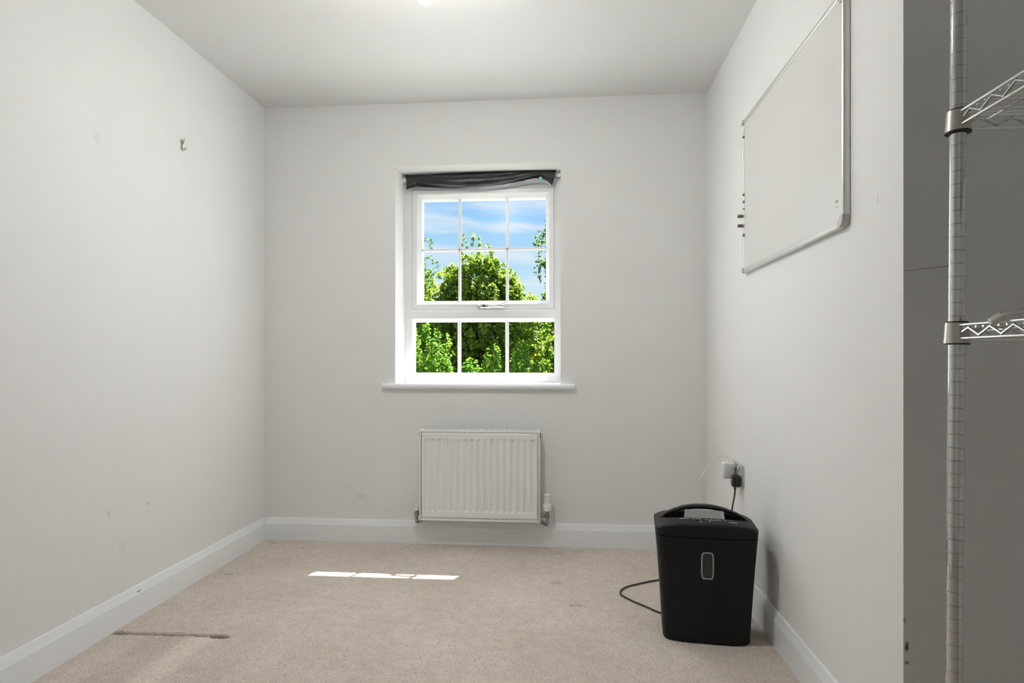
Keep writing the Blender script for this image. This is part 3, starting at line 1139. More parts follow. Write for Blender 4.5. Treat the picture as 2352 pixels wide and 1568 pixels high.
# ------------------------------------------------------------------ wall hook
hk = thing('wall_hook', 'small metal picture hook nailed high on the left wall', 'hook', (-WL, 2.597, 1.9176))
hp = MB()
q = -WL
strip = [(q + 0.0010, 2.597, 1.956), (q + 0.0015, 2.597, 1.945), (q + 0.0025, 2.597, 1.930), (q + 0.006, 2.597, 1.9195), (q + 0.013, 2.597, 1.9180), (q + 0.018, 2.597, 1.923), (q + 0.020, 2.597, 1.928)]
sp = smooth_path(strip, 4)
rings = []
for i, p in enumerate(sp):
    t = (sp[min(i + 1, len(sp) - 1)] - sp[max(i - 1, 0)]).normalized()
    nn = Vector((0, 1, 0)).cross(t).normalized()
    w = 0.0042
    rings.append([p + Vector((0, w, 0)) + nn * 0.0009, p - Vector((0, w, 0)) + nn * 0.0009, p - Vector((0, w, 0)) - nn * 0.0009, p + Vector((0, w, 0)) - nn * 0.0009])
hp.loft(rings)
obj('hook_strip', hp, 'hook_metal', hk, 40)
hp = MB()
hp.loft([[(q + 0.0002, 2.597 + a, b) for a, b in ((-0.009, 1.961), (0.009, 1.961), (0.005, 1.944), (-0.005, 1.944))],
         [(q + 0.0085, 2.597 + a, b) for a, b in ((-0.008, 1.958), (0.008, 1.958), (0.0045, 1.945), (-0.0045, 1.945))]])
obj('nail_plate', hp, 'hook_metal', hk)
hp = MB().tube([(q - 0.004, 2.597, 1.952), (q + 0.013, 2.597, 1.963)], 0.0012, 8)
hp.tube([(q + 0.0125, 2.597, 1.9627), (q + 0.0140, 2.597, 1.9637)], 0.003, 10)
obj('nail', hp, 'hook_metal', hk, 40)

# ------------------------------------------------------------------ socket, charger, plug and cords
sk = thing('wall_socket', 'double power socket with metal plate low on the right wall', 'socket', (WR, 2.744, 0.5125))
obj('faceplate', MB().rbox(WR - 0.0095, WR + 0.0006, 2.672, 2.818, 0.4695, 0.5565, 0.0025, 2), 'brushed_plate', sk, 40)
for yy in (2.722, 2.766):
    obj('rocker_switch', MB().rbox(WR - 0.0135, WR - 0.0090, yy - 0.007, yy + 0.007, 0.534, 0.549, 0.0015, 1), 'plastic_white', sk, 40)
for yy in (2.708, 2.782):
    obj('insert', MB().rbox(WR - 0.0108, WR - 0.0092, yy - 0.019, yy + 0.019, 0.4770, 0.5200, 0.0005, 1), 'plastic_white', sk)

ch = thing('charger', 'white plug-in charger in the far half of the wall socket', 'charger', (WR - 0.0108, 2.782, 0.5))
obj('adapter', MB().rbox(WR - 0.064, WR - 0.0112, 2.760, 2.798, 0.487, 0.558, 0.008, 3), 'plastic_white', ch, 40)
wcab = smooth_path([(WR - 0.036, 2.780, 0.556), (WR - 0.037, 2.780, 0.568), (WR - 0.048, 2.779, 0.581), (WR - 0.075, 2.777, 0.583), (WR - 0.110, 2.772, 0.556), (WR - 0.148, 2.765, 0.505), (WR - 0.163, 2.760, 0.480), (WR - 0.160, 2.756, 0.430), (WR - 0.148, 2.750, 0.370), (WR - 0.135, 2.740, 0.200), (WR - 0.130, 2.720, 0.060), (WR - 0.120, 2.680, 0.004), (WR - 0.090, 2.640, 0.0035)], 6)
obj('white_cable', MB().tube(wcab, 0.0018, 8), 'plastic_white', ch, 60)

pc = thing('power_cord', 'black mains cord running from the wall plug down and looping on the carpet', 'cord', (WR - 0.0112, 2.708, 0.49))
bm = bmesh.new()
pg = MB()
pg.loft([[(xx, 2.708 + a * k, 0.494 + b * k) for a, b in ((-0.019, -0.024), (-0.008, -0.031), (0.008, -0.031), (0.019, -0.024), (0.021, 0.014), (0.014, 0.021), (-0.014, 0.021), (-0.021, 0.014))] for xx, k in ((WR - 0.0112, 1.0), (WR - 0.030, 1.0), (WR - 0.040, 0.92), (WR - 0.043, 0.72))])
obj('plug', pg, 'plug_black', pc, 30)
obj('plug_label', MB().box(WR - 0.0434, WR - 0.0429, 2.700, 2.706, 0.492, 0.502), 'tag_grey', pc)
cab = smooth_path([(WR - 0.028, 2.708, 0.468), (WR - 0.029, 2.708, 0.452), (WR - 0.032, 2.702, 0.43), (WR - 0.046, 2.690, 0.37), (WR - 0.062, 2.670, 0.30), (WR - 0.080, 2.650, 0.18), (WR - 0.110, 2.700, 0.06), (WR - 0.150, 2.800, 0.008), (0.50, 2.895, 0.0055), (0.413, 2.866, 0.0055), (0.330, 2.815, 0.0055), (0.262, 2.762, 0.0055), (0.236, 2.690, 0.0055), (0.270, 2.625, 0.0055), (0.325, 2.560, 0.0055), (0.374, 2.503, 0.0055), (0.418, 2.478, 0.007), (0.445, 2.470, 0.020), (0.455, 2.452, 0.030)], 8)
obj('cord', MB().tube(cab, 0.0033, 10), 'cord_black', pc, 60)
sr = MB().tube([(WR - 0.028, 2.708, 0.474), (WR - 0.029, 2.708, 0.452)], [0.0058, 0.0042], 12)
obj('strain_relief', sr, 'cord_black', pc, 60)

# ------------------------------------------------------------------ paper shredder
SH = (0.5115, 2.3560, 0.0)
sh = thing('paper_shredder', 'black paper shredder bin with carry handle in the corner by the socket', 'shredder', SH, rot=(0, 0, math.radians(-6.5)))
NP = 72


def rrect(hw, yf, yb, r, z, bow=0.0, n=NP):
    """Rounded rectangle ring with a bowed front; same point count for every ring."""
    pts = []
    yc, hd_ = (yf + yb) / 2, (yb - yf) / 2
    for k in range(n):
        a = 2 * PI * (k + 0.5) / n
        c, s = math.cos(a), math.sin(a)
        e = 0.30 if r is None else r
        x_ = hw * math.copysign(abs(c) ** e, c)
        y_ = hd_ * math.copysign(abs(s) ** e, s)
        if y_ < 0:
            y_ -= bow * (1 - (x_ / hw) ** 2)
        pts.append((x_, yc + y_, z))
    return pts


bd = MB()
bd.loft([rrect(0.146, -0.094, 0.088, 0.30, 0.000, 0.010), rrect(0.1505, -0.099, 0.094, 0.28, 0.006, 0.011), rrect(0.1560, -0.1015, 0.098, 0.27, 0.10, 0.012),
         rrect(0.1680, -0.107, 0.110, 0.26, 0.28, 0.013), rrect(0.1765, -0.1118, 0.120, 0.26, 0.3755, 0.013), rrect(0.1745, -0.110, 0.118, 0.26, 0.3768, 0.013)])
obj('bin', bd, 'shredder_black', sh, 35, local=True)
ld = MB()
RC = []          # recess outline on top of the lid
for k in range(NP):
    a = 2 * PI * (k + 0.5) / NP
    c, s = math.cos(a), math.sin(a)
    x_ = 0.146 * math.copysign(abs(c) ** 0.55, c)
    if s < 0:
        y_ = -0.038 * abs(s) ** 0.4
    else:
        y_ = 0.075 * abs(s) ** 0.8
    RC.append((x_, y_ + 0.006))


def lidtop(x_, y_):
    return 0.4265 - 0.018 * (abs(x_) / 0.18) ** 3 - 0.004 * max(0, y_ / 0.12)


rings = [rrect(0.1750, -0.1105, 0.1185, 0.26, 0.3770, 0.013), rrect(0.1770, -0.1122, 0.1203, 0.26, 0.3783, 0.013), rrect(0.1785, -0.1130, 0.1215, 0.26, 0.402, 0.013)]
for ins, zz in ((0.0015, -0.008), (0.005, -0.003), (0.012, 0.0)):
    rg = rrect(0.1785 - ins, -0.1130 + ins * 0.7, 0.1215 - ins, 0.27, 0.0, 0.013)
    rings.append([(p[0], p[1], lidtop(p[0], p[1]) + zz) for p in rg])
rings.append([(x_, y_, lidtop(x_, y_)) for x_, y_ in RC])
rings.append([(x_ * 0.985, y_ * 0.97, lidtop(x_, y_) - 0.004) for x_, y_ in RC])
ld.loft(rings, True, False)
lid = obj('lid', ld, 'shredder_black', sh, 35, local=True)
rc = MB()
rc.loft([[(x_ * 0.985, y_ * 0.97, lidtop(x_, y_) - 0.004) for x_, y_ in RC], [(x_ * 0.95, y_ * 0.90 + 0.001, 0.392) for x_, y_ in RC]], False, True)
obj('recess', rc, 'shredder_recess', sh, 35, local=True)
# arched carry handle over the recess
hb = MB()
rings = []
for k in range(25):
    t = k / 24
    x_ = -0.158 + 0.316 * t
    u = 1 - (2 * t - 1) ** 2
    zc = 0.412 + 0.036 * u ** 0.85
    yc = 0.000 + 0.062 * u ** 0.7
    wy = 0.012 + 0.005 * u
    wz = 0.0045 + 0.0045 * u ** 0.5
    rings.append([(x_, yc + wy * math.copysign(abs(math.cos(a)) ** 0.7, math.cos(a)), zc + wz * math.copysign(abs(math.sin(a)) ** 0.8, math.sin(a))) for a in (2 * PI * q_ / 16 for q_ in range(16))])
hb.loft(rings)
obj('carry_handle', hb, 'shredder_gloss', sh, 50, local=True)
# grey paper chute behind the control strip
sg = MB()
sg.loft([[(xx, -0.010, 0.418), (xx + o_, 0.030, 0.4415), (xx + o_, 0.034, 0.4395), (xx, -0.006, 0.412)] for xx, o_ in ((-0.072, 0.006), (0.062, -0.006))])
obj('paper_chute', sg, 'slot_grey', sh, 30, local=True)
sg = MB()
sg.loft([[(xx, -0.010, 0.4175), (xx + o_, 0.030, 0.4400), (xx + o_, 0.034, 0.4380), (xx, -0.006, 0.411)] for xx, o_ in ((0.0628, -0.0058), (0.073, -0.001))])
obj('chute_end', sg, 'silver_trim', sh, 30, local=True)
# printed icons, buttons
ic = MB()
rnd = random.Random(3)
for k in range(17):
    x_ = -0.085 + 0.150 * k / 16 + rnd.uniform(-0.002, 0.002)
    if k in (8,):
        continue
    w = rnd.choice((0.0016, 0.0026, 0.0036))
    y_ = -0.046 - 0.006 * (k > 8)
    z_ = lidtop(x_, y_)
    ic.box(x_ - w, x_ + w, y_ - 0.0022, y_ + 0.0022, z_ - 0.001, z_ + 0.0005)
for x_, w, y_ in ((0.085, 0.010, -0.070), (0.100, 0.006, -0.072), (-0.020, 0.004, -0.082), (0.012, 0.003, -0.080)):
    z_ = lidtop(x_, y_)
    ic.box(x_ - w, x_ + w, y_ - 0.0016, y_ + 0.0016, z_ - 0.001, z_ + 0.0005)
obj('printed_icons', ic, 'icon_white', lid, local=True)['kind'] = 'stuff'
for x_, w, mt in ((-0.027, 0.009, 'shredder_recess'), (0.024, 0.012, 'button_teal')):
    y_ = -0.068
    z_ = lidtop(x_, y_)
    obj('button', MB().rbox(x_ - w, x_ + w, y_ - 0.006, y_ + 0.006, z_ - 0.002, z_ + 0.0018, 0.0012, 1), mt, lid, 40, local=True)
for s_ in (-1, 1):
    x_ = s_ * 0.092
    u = 1 - (x_ / 0.158) ** 2
    rv = MB().lathe([(0.0045, 0.0), (0.0045, 0.0016), (0.0025, 0.0024)], (x_, 0.062 * u ** 0.7 - 0.006, 0.412 + 0.036 * u ** 0.85 + 0.007), 'Z', 12)
    obj('handle_rivet', rv, 'silver_trim', sh, 40, local=True)
gr = MB()
for z_ in (0.390, 0.397):
    gr.tube([(-0.1792, -0.045, z_), (-0.1765, -0.070, z_ - 0.002), (-0.170, -0.086, z_ - 0.004)], 0.0010, 6)
obj('side_grip', gr, 'silver_trim', lid, local=True)


# barrel-shaped inspection window on the front
def barrel(hw, hh, y_, zc, n=32):
    out = []
    for k in range(n):
        a = 2 * PI * (k + 0.5) / n
        c, s = math.cos(a), math.sin(a)
        zz = hh * math.copysign(abs(s) ** 0.28, s)
        xx = hw * math.copysign(abs(c) ** 0.28, c) * (0.86 + 0.14 * (1 - (zz / hh) ** 2))
        out.append((xx + 0.0, y_ - (zz) * 0.032, zc + zz))
    return out


FYW = -0.1202
em = MB()
em.loft([barrel(0.0225, 0.0480, FYW + 0.004, 0.281), barrel(0.0225, 0.0480, FYW - 0.001, 0.281), barrel(0.0205, 0.0460, FYW - 0.0022, 0.281), barrel(0.0180, 0.0435, FYW - 0.001, 0.281), barrel(0.0180, 0.0435, FYW + 0.004, 0.281)], False, False)
eo = obj('window_trim', em, 'silver_trim', sh, 40, local=True)
em = MB()
em.loft([barrel(0.0181, 0.0436, FYW + 0.003, 0.281), barrel(0.0181, 0.0436, FYW - 0.0002, 0.281)], False, True)
obj('inspection_window', em, 'smoke_window', sh, local=True)

# ------------------------------------------------------------------ wire shelving in the alcove
SP = (0.6620, 1.1310, 0.0)
su = thing('wire_shelving', 'chrome wire shelving unit standing in the dark alcove at right', 'shelving', SP, rot=(0, math.radians(0.40), 0))
SW, SL = 0.355, 0.910          # depth into the alcove, length towards the viewer
PR = 0.0125
prof = [(0.0, 0.02), (PR, 0.021)]
z = 0.05
while z < 1.86:
    prof += [(PR, z), (PR - 0.0009, z + 0.0006), (PR - 0.0009, z + 0.0014), (PR, z + 0.0020)]
    z += 0.0224
prof += [(PR, 1.875), (PR - 0.002, 1.879), (0.0, 1.880)]
post_me = mesh_of('post', MB().lathe(prof, (0, 0, 0), 'Z', 28), 20)
post_me.materials.append(M['chrome'])
foot_me = mesh_of('foot', MB().lathe([(0.0, 0.0), (0.015, 0.0), (0.016, 0.004), (0.016, 0.010), (0.006, 0.012), (0.006, 0.022), (0.0, 0.022)], (0, 0, 0), 'Z', 20), 30)
foot_me.materials.append(M['black_sleeve'])
for dx, dy in ((0, 0), (SW, 0), (0, -SL), (SW, -SL)):
    p = obj('post', post_me, None, su)
    p.location = (dx, dy, 0)
    f = obj('levelling_foot', foot_me, None, p)

SHZ = (0.115, 1.0655, 1.4275, 1.765)      # heights of the shelf decks
TH = 0.0225                              # truss height
WR_ = 0.0029                             # edge wire radius


def zigzag(fix, a0, a1, zt, along, start):
    pts = []
    L = abs(a1 - a0)
    stp = 0.0262
    n_ = int(L / stp)
    s = 1 if a1 > a0 else -1
    for k in range(n_ + 1):
        a = a0 + s * k * stp
        zz = zt - 0.0050 if (k % 2) == start else zt - TH + 0.0045
        if k == 0:
            zz = (zt - 0.0050 + zt - TH + 0.0045) / 2
            a = a0 + s * stp * 0.35
        pts.append((fix, a, zz) if along == 'y' else (a, fix, zz))
    return pts


def truss(fix, a0, a1, zt, along):
    m = MB()
    q0 = (fix, a0, zt) if along == 'y' else (a0, fix, zt)
    q1 = (fix, a1, zt) if along == 'y' else (a1, fix, zt)
    m.tube([q0, q1], WR_, 8)
    dn = Vector((0, 0, -TH))
    m.tube([Vector(q0) + dn, Vector(q1) + dn], WR_, 8)
    m.tube(zigzag(fix, a0, a1, zt, along, 1), 0.0022, 6)
    return m


collar_me = mesh_of('collar', MB().lathe([(PR + 0.0012, 0.0160), (0.0170, 0.0160), (0.0192, -0.0190), (PR + 0.0012, -0.0190)], (0, 0, 0), 'Z', 28), 30)
collar_me.materials.append(M['collar_metal'])
sleeve_me = mesh_of('sleeve', MB().lathe([(PR + 0.0002, 0.0182), (0.0168, 0.0182), (0.0168, 0.0160), (0.0150, -0.0170), (0.0196, -0.0192), (0.0196, -0.0212), (PR + 0.0002, -0.0212)], (0, 0, 0), 'Z', 28), 30)
sleeve_me.materials.append(M['black_sleeve'])
dw_me = mesh_of('deck_wire', MB().tube([(-0.003, 0, 0), (SW + 0.003, 0, 0)], 0.0020, 6), 60)
dw_me.materials.append(M['chrome_bright'])
YSH = -PR + 0.004
for zi, zt in enumerate(SHZ):
    xl, xr = -0.0045, SW + 0.0045
    yn, yf = -SL + 0.014, -0.014
    f = MB()
    t = truss(xl, yf, yn, zt, 'y')
    f.add(t.v, t.f)
    t = truss(xr, yf, yn, zt, 'y')
    f.add(t.v, t.f)
    t = truss(0.0045, 0.012, SW - 0.012, zt - 0.001, 'x')
    f.add(t.v, t.f)
    t = truss(-SL - 0.0045, 0.012, SW - 0.012, zt - 0.001, 'x')
    f.add(t.v, t.f)
    for xm in (SW * 0.14, SW * 0.5, SW * 0.86):
        f.tube([(xm, 0.002, zt - 0.0080), (xm, -SL - 0.002, zt - 0.0080)], 0.0026, 8)
    so_ = obj('shelf', f, 'chrome_bright', su, 60, local=True)
    n_ = int((SL - 0.03) / 0.0180)
    for k in range(n_):
        d_ = obj('deck_wire', dw_me, None, so_)
        d_.location = (0, -0.018 - 0.0180 * k, zt - 0.0042)
    for dx, dy in ((0, 0), (SW, 0), (0, -SL), (SW, -SL)):
        c_ = obj('collar', collar_me, None, su)
        c_.location = (dx, dy, zt - 0.0115)
        s_ = obj('sleeve', sleeve_me, None, c_)

# a curved chrome lever lying on the lower shelf, its tip over the edge
tool = thing('chrome_lever', 'curved chrome tube with a satin ferrule lying on the lower wire shelf', 'metal tube', (0.72, 1.0, 1.072))
tp_ = smooth_path([(0.6620, 1.0115, 1.0688), (0.672, 1.009, 1.0725), (0.690, 1.004, 1.0752), (0.715, 0.998, 1.0765), (0.760, 0.988, 1.0765), (0.830, 0.972, 1.0745), (0.900, 0.958, 1.0725)], 6)
obj('tube', MB().tube(tp_, 0.0066, 16), 'chrome_bright', tool, 60)
fe = MB()
d0, d1 = Vector((0.6480, 1.0145, 1.0610)), Vector((0.6630, 1.0112, 1.0692))
ax = (d1 - d0).normalized()
e1 = Vector((0, 0, 1)) - ax * ax.z
e1.normalize()
e2 = ax.cross(e1)
rings = []
for t, r in ((0, 0.0046), (0.05, 0.0058), (0.55, 0.0072), (0.97, 0.0078), (1.0, 0.0070)):
    p = d0 + (d1 - d0) * t
    rings.append([p + (e1 * math.cos(a) + e2 * math.sin(a)) * r for a in (2 * PI * k / 6 + 0.3 for k in range(6))])
fe.loft(rings)
obj('ferrule', fe, 'ferrule_metal', tool)
pt = MB()
pt.loft([[(0.683, 0.988, 1.0685), (0.683, 0.996, 1.0685), (0.683, 0.996, 1.0715), (0.683, 0.988, 1.0715)],
         [(0.715, 0.975, 1.0675), (0.715, 1.000, 1.0675), (0.715, 1.000, 1.0745), (0.715, 0.975, 1.0745)],
         [(0.860, 0.955, 1.0665), (0.860, 0.990, 1.0665), (0.860, 0.990, 1.0735), (0.860, 0.955, 1.0735)]])
obj('base_plate', pt, 'aluminium', tool, 30)
for o_ in tool.children:
    o_.location.z += 0.0040

# ------------------------------------------------------------------ pendant lamp
px_, py_ = -0.4555, 2.010
pz_ = EYE + 1.189
pd = thing('pendant_lamp', 'lit round bulb hanging from the ceiling in the middle of the room', 'lamp', (px_, py_, H))
obj('ceiling_rose', MB().lathe([(0.0, 0.0), (0.050, 0.0), (0.050, -0.008), (0.042, -0.020), (0.016, -0.030), (0.0, -0.030)], (px_, py_, H + 0.0003), 'Z', 32), 'lamp_white', pd, 40)
obj('flex', MB().tube([(px_, py_, H - 0.028), (px_, py_, pz_ + 0.11)], 0.0032, 10), 'lamp_white', pd, 60)
obj('lampholder', MB().lathe([(0.0, 0.115), (0.009, 0.115), (0.013, 0.105), (0.019, 0.080), (0.020, 0.052), (0.017, 0.048), (0.0, 0.048)], (px_, py_, pz_), 'Z', 24), 'lamp_white', pd, 40)
R_ = 0.0325
pr = [(R_ * math.sin(a), -R_ * math.cos(a)) for a in (PI * k / 16 for k in range(0, 9))] + [(R_ * 0.98, 0.002), (0.0, 0.002)]
pr[0] = (0.0004, -R_)
obj('bulb_neck', MB().lathe([(0.0, 0.0), (R_ + 0.0012, -0.001), (R_ + 0.0012, 0.004), (0.029, 0.018), (0.020, 0.038), (0.014, 0.050), (0.0, 0.050)], (px_, py_, pz_), 'Z', 28), 'lamp_white', pd, 50)
obj('bulb', MB().lathe(pr, (px_, py_, pz_), 'Z', 18), 'lit_bulb', pd, 60)

# ------------------------------------------------------------------ outdoors
GZ = -2.75
gm = MB()
gm.add([(-40, YO, GZ), (40, YO, GZ), (40, 60, GZ), (-40, 60, GZ)], [(0, 1, 2, 3)])
struct('ground', gm, 'lawn')
RNG = np.random.default_rng(11)


def leaf_mesh(name, pos, nrm, size, mat, tone):
    """Folded pointed-oval leaves, 4 triangles each."""
    n = len(pos)
    nrm = nrm / np.linalg.norm(nrm, axis=1, keepdims=True)
    rv = RNG.normal(size=(n, 3))
    u = np.cross(nrm, rv)
    u /= np.linalg.norm(u, axis=1, keepdims=True)
    v = np.cross(nrm, u)
    sz = size * RNG.uniform(0.65, 1.25, (n, 1))
    w = RNG.uniform(0.55, 0.85, (n, 1))
    shp = [(-0.5, 0.0, 0.0), (-0.10, -0.5, 0.14), (-0.10, 0.0, 0.0), (-0.10, 0.5, 0.14), (0.28, -0.34, 0.08), (0.28, 0.34, 0.08), (0.55, 0.0, -0.05)]
    V = np.stack([pos + u * sz * a + v * sz * w * b + nrm * sz * c for a, b, c in shp], 1)
    tri = np.array([(0, 2, 1), (0, 3, 2), (1, 2, 4), (2, 3, 5), (4, 2, 6), (2, 5, 6)])
    F = (np.arange(n)[:, None, None] * len(shp) + tri[None]).reshape(-1, 3)
    me = bpy.data.meshes.new(name)
    me.vertices.add(n * len(shp))
    me.vertices.foreach_set('co', V.astype(np.float32).ravel())
    me.loops.add(F.size)
    me.loops.foreach_set('vertex_index', F.astype(np.int32).ravel())
    me.polygons.add(len(F))
    me.polygons.foreach_set('loop_start', np.arange(0, F.size, 3, dtype=np.int32))
    me.polygons.foreach_set('loop_total', np.full(len(F), 3, dtype=np.int32))
    at = me.attributes.new('tone', 'FLOAT', 'POINT')
    at.data.foreach_set('value', np.repeat(np.clip(tone, 0, 1), len(shp)).astype(np.float32))
    me.update(calc_edges=True)
    me.materials.append(M[mat])
    return me


def blob_leaves(blobs, density, jitter=0.16, up=0.55):
    """Leaves in clumps over the shells of several ellipsoids."""
    P, N, T = [], [], []
    for (cx, cy, cz, rx, ry, rz) in blobs:
        area = 4 * PI * ((rx * ry) ** 1.6 / 3 + (rx * rz) ** 1.6 / 3 + (ry * rz) ** 1.6 / 3) ** (1 / 1.6)
        n = int(area * density * (0.22 if rx < 0.13 else 1.0))
        d = RNG.normal(size=(n, 3))
        d /= np.linalg.norm(d, axis=1, keepdims=True)
        # clumps: pull directions towards random clump centres
        nc = max(6, int(area * 14))
        cd = RNG.normal(size=(nc, 3))
        cd /= np.linalg.norm(cd, axis=1, keepdims=True)
        cr = RNG.uniform(0.80, 1.10, nc)
        ct_ = RNG.uniform(-0.25, 0.25, nc)
        k = np.argmax(d @ cd.T, axis=1)
        rad = cr[k] * (1 - np.abs(RNG.normal(0, jitter, n)))
        d2 = d * 0.62 + cd[k] * 0.38
        d2 /= np.linalg.norm(d2, axis=1, keepdims=True)
        p = np.array([cx, cy, cz]) + d2 * rad[:, None] * np.array([rx, ry, rz])
        nn = d2 * 0.55 + np.array([0, 0, up]) + RNG.normal(0, 0.55, (n, 3))
        P.append(p)
        N.append(nn)
        T.append(0.45 + ct_[k] + RNG.normal(0, 0.22, n))
    return np.concatenate(P), np.concatenate(N), np.concatenate(T)


def branchy(base, tips, r0, r1=0.012):
    m = MB()
    b = Vector(base)
    for tp in tips:
        t = Vector(tp)
        mid = b.lerp(t, 0.45) + Vector((RNG.normal(0, 0.10), RNG.normal(0, 0.10), 0.25))
        pth = smooth_path([b, mid, t], 6)
        m.tube(pth, [r0 * 0.6 + (r1 - r0 * 0.6) * i / (len(pth) - 1) for i in range(len(pth))], 7)
    return m


def tree(name, label, cat, base, blobs, density, leaf, mat, group, trunk_r=0.10, bark='bark', **kw):
    t = thing(name, label, cat, base, group)
    P, N, T = blob_leaves(blobs, density, **kw)
    P -= np.array(base)
    me = leaf_mesh('foliage', P, N, leaf, mat, T)
    f = obj('foliage', me, None, t, local=True)
    f['kind'] = 'stuff'
    cz = np.mean([b[2] for b in blobs])
    top = Vector((np.mean([b[0] for b in blobs]), np.mean([b[1] for b in blobs]), cz - 0.25))
    tr = MB()
    fork = Vector((base[0], base[1], base[2])).lerp(top, 0.6)
    tr.tube(smooth_path([base, Vector(base).lerp(fork, 0.5) + Vector((0.04, 0.03, 0)), fork], 5), [trunk_r * (1 - 0.05 * i) for i in range(11)], 10)
    tips = []
    for b in [q for q in blobs if q[3] > 0.13]:
        for _ in range(4):
            d = RNG.normal(size=3)
            d /= np.linalg.norm(d)
            d[2] = abs(d[2])
            tips.append((b[0] + d[0] * b[3] * 0.8, b[1] + d[1] * b[4] * 0.8, b[2] + d[2] * b[5] * 0.8))
    br = branchy(fork, tips, trunk_r * 0.35, 0.006)
    tr.add(br.v, br.f)
    obj('trunk', tr, bark, t, 60)
    return t


TG = 'trees beyond the window'


def far(blobs, y, y2):
    """Same view from the window, carried further out."""
    k = y2 / y
    return [(bx_ * k, by_ * k, EYE + (bz_ - EYE) * k, rx * k, ry * k, rz * k) for bx_, by_, bz_, rx, ry, rz in blobs]


tree('maple_tree', 'broad green tree with the tallest crown in the middle of the window', 'tree', (-1.7, 11.3, GZ),
     [(-1.70, 11.4, 1.45, 1.15, 0.8, 1.40), (-2.25, 11.3, 0.75, 0.9, 0.8, 1.35), (-1.05, 11.4, 1.05, 0.85, 0.8, 1.40), (-1.55, 11.2, 2.35, 0.50, 0.45, 0.55), (-1.15, 11.3, 2.10, 0.42, 0.42, 0.45), (-1.98, 11.2, 2.0, 0.40, 0.4, 0.5), (-1.8, 11.0, 0.2, 1.2, 0.7, 1.2),
      (-1.60, 11.2, 2.98, 0.11, 0.10, 0.34), (-1.80, 11.2, 2.86, 0.08, 0.08, 0.42), (-1.36, 11.2, 2.78, 0.09, 0.08, 0.30), (-2.08, 11.2, 2.45, 0.10, 0.10, 0.25)],
     1150, 0.066, 'leaf_maple', TG, 0.16)
tree('shrub_tree', 'rounded green tree low at the right of the window behind the saplings', 'tree', (0.2, 15.3, GZ),
     far([(0.10, 12.6, 1.00, 1.10, 0.75, 1.50), (-0.52, 12.6, 0.85, 0.62, 0.6, 1.35), (0.75, 12.7, 1.1, 0.9, 0.75, 1.6)], 12.6, 15.3),
     820, 0.080, 'leaf_maple', TG, 0.14)
tree('shrub_tree', 'rounded green tree at the left of the window below the birch twigs', 'tree', (-4.2, 15.0, GZ),
     far([(-2.80, 11.7, 0.95, 0.75, 0.7, 1.40), (-3.6, 11.8, 1.0, 0.9, 0.8, 1.7), (-4.5, 11.9, 0.8, 1.0, 0.8, 1.9)], 11.7, 15.0),
     780, 0.082, 'leaf_maple', TG, 0.14)
tree('dark_tree', 'dark shaded tree seen through the lower panes behind the saplings', 'tree', (-1.6, 18.6, GZ),
     far([(-1.2, 13.6, -0.2, 1.9, 0.6, 2.0), (0.8, 13.6, -0.1, 1.6, 0.6, 2.0), (-3.2, 13.6, -0.1, 1.6, 0.6, 2.0)], 13.6, 18.6),
     300, 0.120, 'leaf_dark', TG, 0.18)
SG = 'young saplings in front of the trees'
tree('sapling', 'fresh green sapling filling the lower left pane', 'tree', (-1.66, 7.6, GZ),
     [(-1.66, 7.6, 0.30, 0.38, 0.34, 1.08), (-1.47, 7.55, -0.20, 0.40, 0.34, 1.22), (-1.92, 7.6, -0.05, 0.40, 0.34, 1.25)],
     1700, 0.043, 'leaf_fresh', SG, 0.045)
tree('sapling', 'bright green sapling low in the middle lower pane', 'tree', (-0.88, 6.3, GZ),
     far([(-1.10, 7.3, -0.08, 0.34, 0.32, 1.08), (-0.83, 7.3, 0.02, 0.20, 0.22, 1.12), (-1.02, 7.2, -0.7, 0.42, 0.34, 1.2)], 7.3, 6.3),
     2200, 0.038, 'leaf_fresh', SG, 0.045)
tree('sapling', 'light green sapling in the lower right pane', 'tree', (-0.46, 7.6, GZ),
     [(-0.52, 7.6, 0.14, 0.26, 0.26, 1.02), (-0.34, 7.6, -0.40, 0.32, 0.30, 1.15), (0.05, 7.65, -0.55, 0.36, 0.3, 1.1)],
     1700, 0.043, 'leaf_fresh', SG, 0.045)


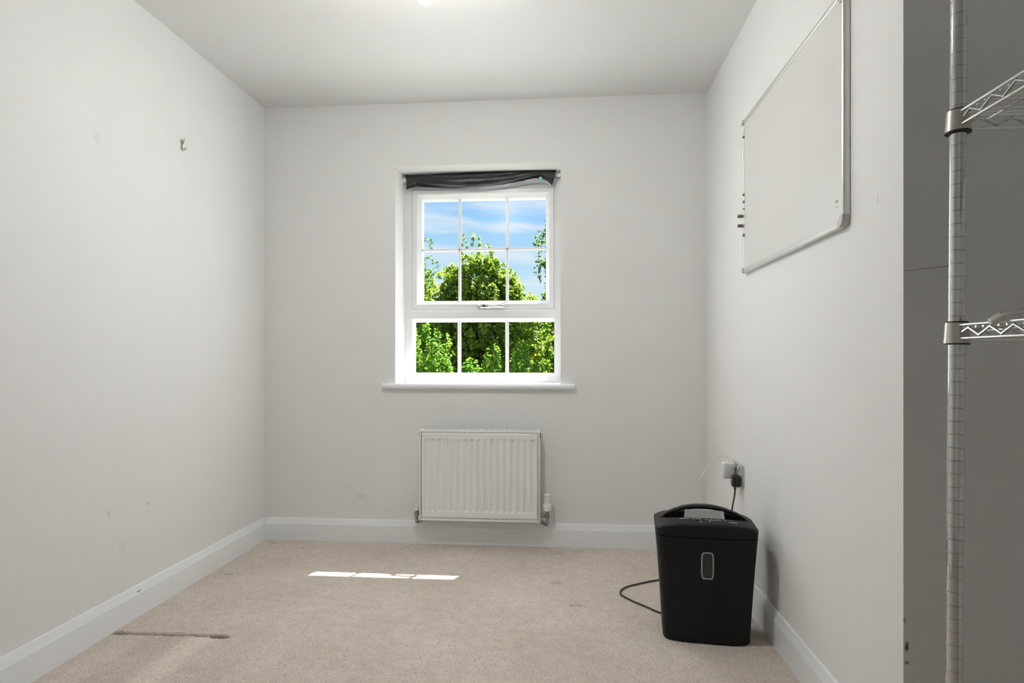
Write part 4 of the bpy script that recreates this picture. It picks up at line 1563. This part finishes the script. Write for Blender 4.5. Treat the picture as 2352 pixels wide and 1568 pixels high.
def birch(label, base, crown, twigs, seed):
    """Loose birch: pale trunk, thin branches and hanging twigs with small leaves."""
    r = np.random.default_rng(seed)
    t = thing('birch_tree', label, 'tree', base, 'birches either side of the window view')
    tr = MB()
    tr.tube(smooth_path([base, Vector(base).lerp(Vector(crown), 0.5) + Vector((0.08, 0.0, 0)), crown], 6), [0.09 * (1 - 0.06 * i) for i in range(13)], 9)
    obj('trunk', tr, 'birch_bark', t, 60)
    tw = MB()
    P, N, T = [], [], []
    for start, end, droop in twigs:
        s, e = Vector(start), Vector(end)
        mid = s.lerp(e, 0.5) + Vector((0, 0, 0.16))
        pth = smooth_path([crown if start is None else s, mid, e], 7)
        tw.tube(pth, [0.010 - 0.007 * i / (len(pth) - 1) for i in range(len(pth))], 5)
        for k in range(droop):
            q_ = pth[int(r.uniform(0.35, 1.0) * (len(pth) - 1))]
            L = r.uniform(0.15, 0.50)
            sw = Vector((r.normal(0, 0.09), r.normal(0, 0.09), -L))
            pp_ = smooth_path([q_, q_ + Vector((sw.x * 0.8, sw.y * 0.8, -L * 0.35)), q_ + sw], 4)
            tw.tube(pp_, 0.0022, 4)
            for j in range(int(L * 62)):
                c_ = pp_[int(r.uniform(0.1, 1.0) * (len(pp_) - 1))]
                P.append((c_.x + r.normal(0, 0.028), c_.y + r.normal(0, 0.028), c_.z + r.normal(0, 0.02)))
                N.append(r.normal(size=3))
                T.append(r.uniform(0, 1))
    obj('twigs', tw, 'twig_bark', t)
    P = np.array(P) - np.array(base)
    f = obj('foliage', leaf_mesh('foliage', P, np.array(N), 0.046, 'leaf_birch', np.array(T)), None, t, local=True)
    f['kind'] = 'stuff'


birch('loose birch with hanging twigs at the left edge of the window view', (-2.95, 8.6, GZ), (-2.75, 8.5, 4.6),
      [((-2.75, 8.5, 2.2), (-1.84, 8.3, 2.62), 18), ((-2.75, 8.5, 1.6), (-1.72, 8.3, 2.22), 18), ((-2.75, 8.5, 1.8), (-1.80, 8.4, 2.40), 20), ((-2.75, 8.5, 3.2), (-2.35, 8.4, 3.9), 16), ((-2.75, 8.5, 2.6), (-3.5, 8.6, 3.2), 16), ((-2.75, 8.5, 1.4), (-1.98, 8.2, 1.75), 12)], 5)
birch('loose birch with hanging twigs at the right edge of the window view', (0.62, 8.4, GZ), (0.48, 8.4, 5.0),
      [((0.50, 8.4, 2.35), (-0.36, 8.2, 2.66), 20), ((0.50, 8.4, 2.3), (-0.24, 8.2, 2.90), 18), ((0.50, 8.4, 1.7), (-0.36, 8.2, 2.30), 22), ((0.50, 8.4, 2.0), (-0.20, 8.3, 2.34), 24), ((0.50, 8.4, 3.2), (0.1, 8.3, 3.8), 14), ((0.50, 8.4, 2.8), (1.2, 8.5, 3.3), 16)], 9)

# ------------------------------------------------------------------ tidy: parents in place
bpy.context.view_layer.update()
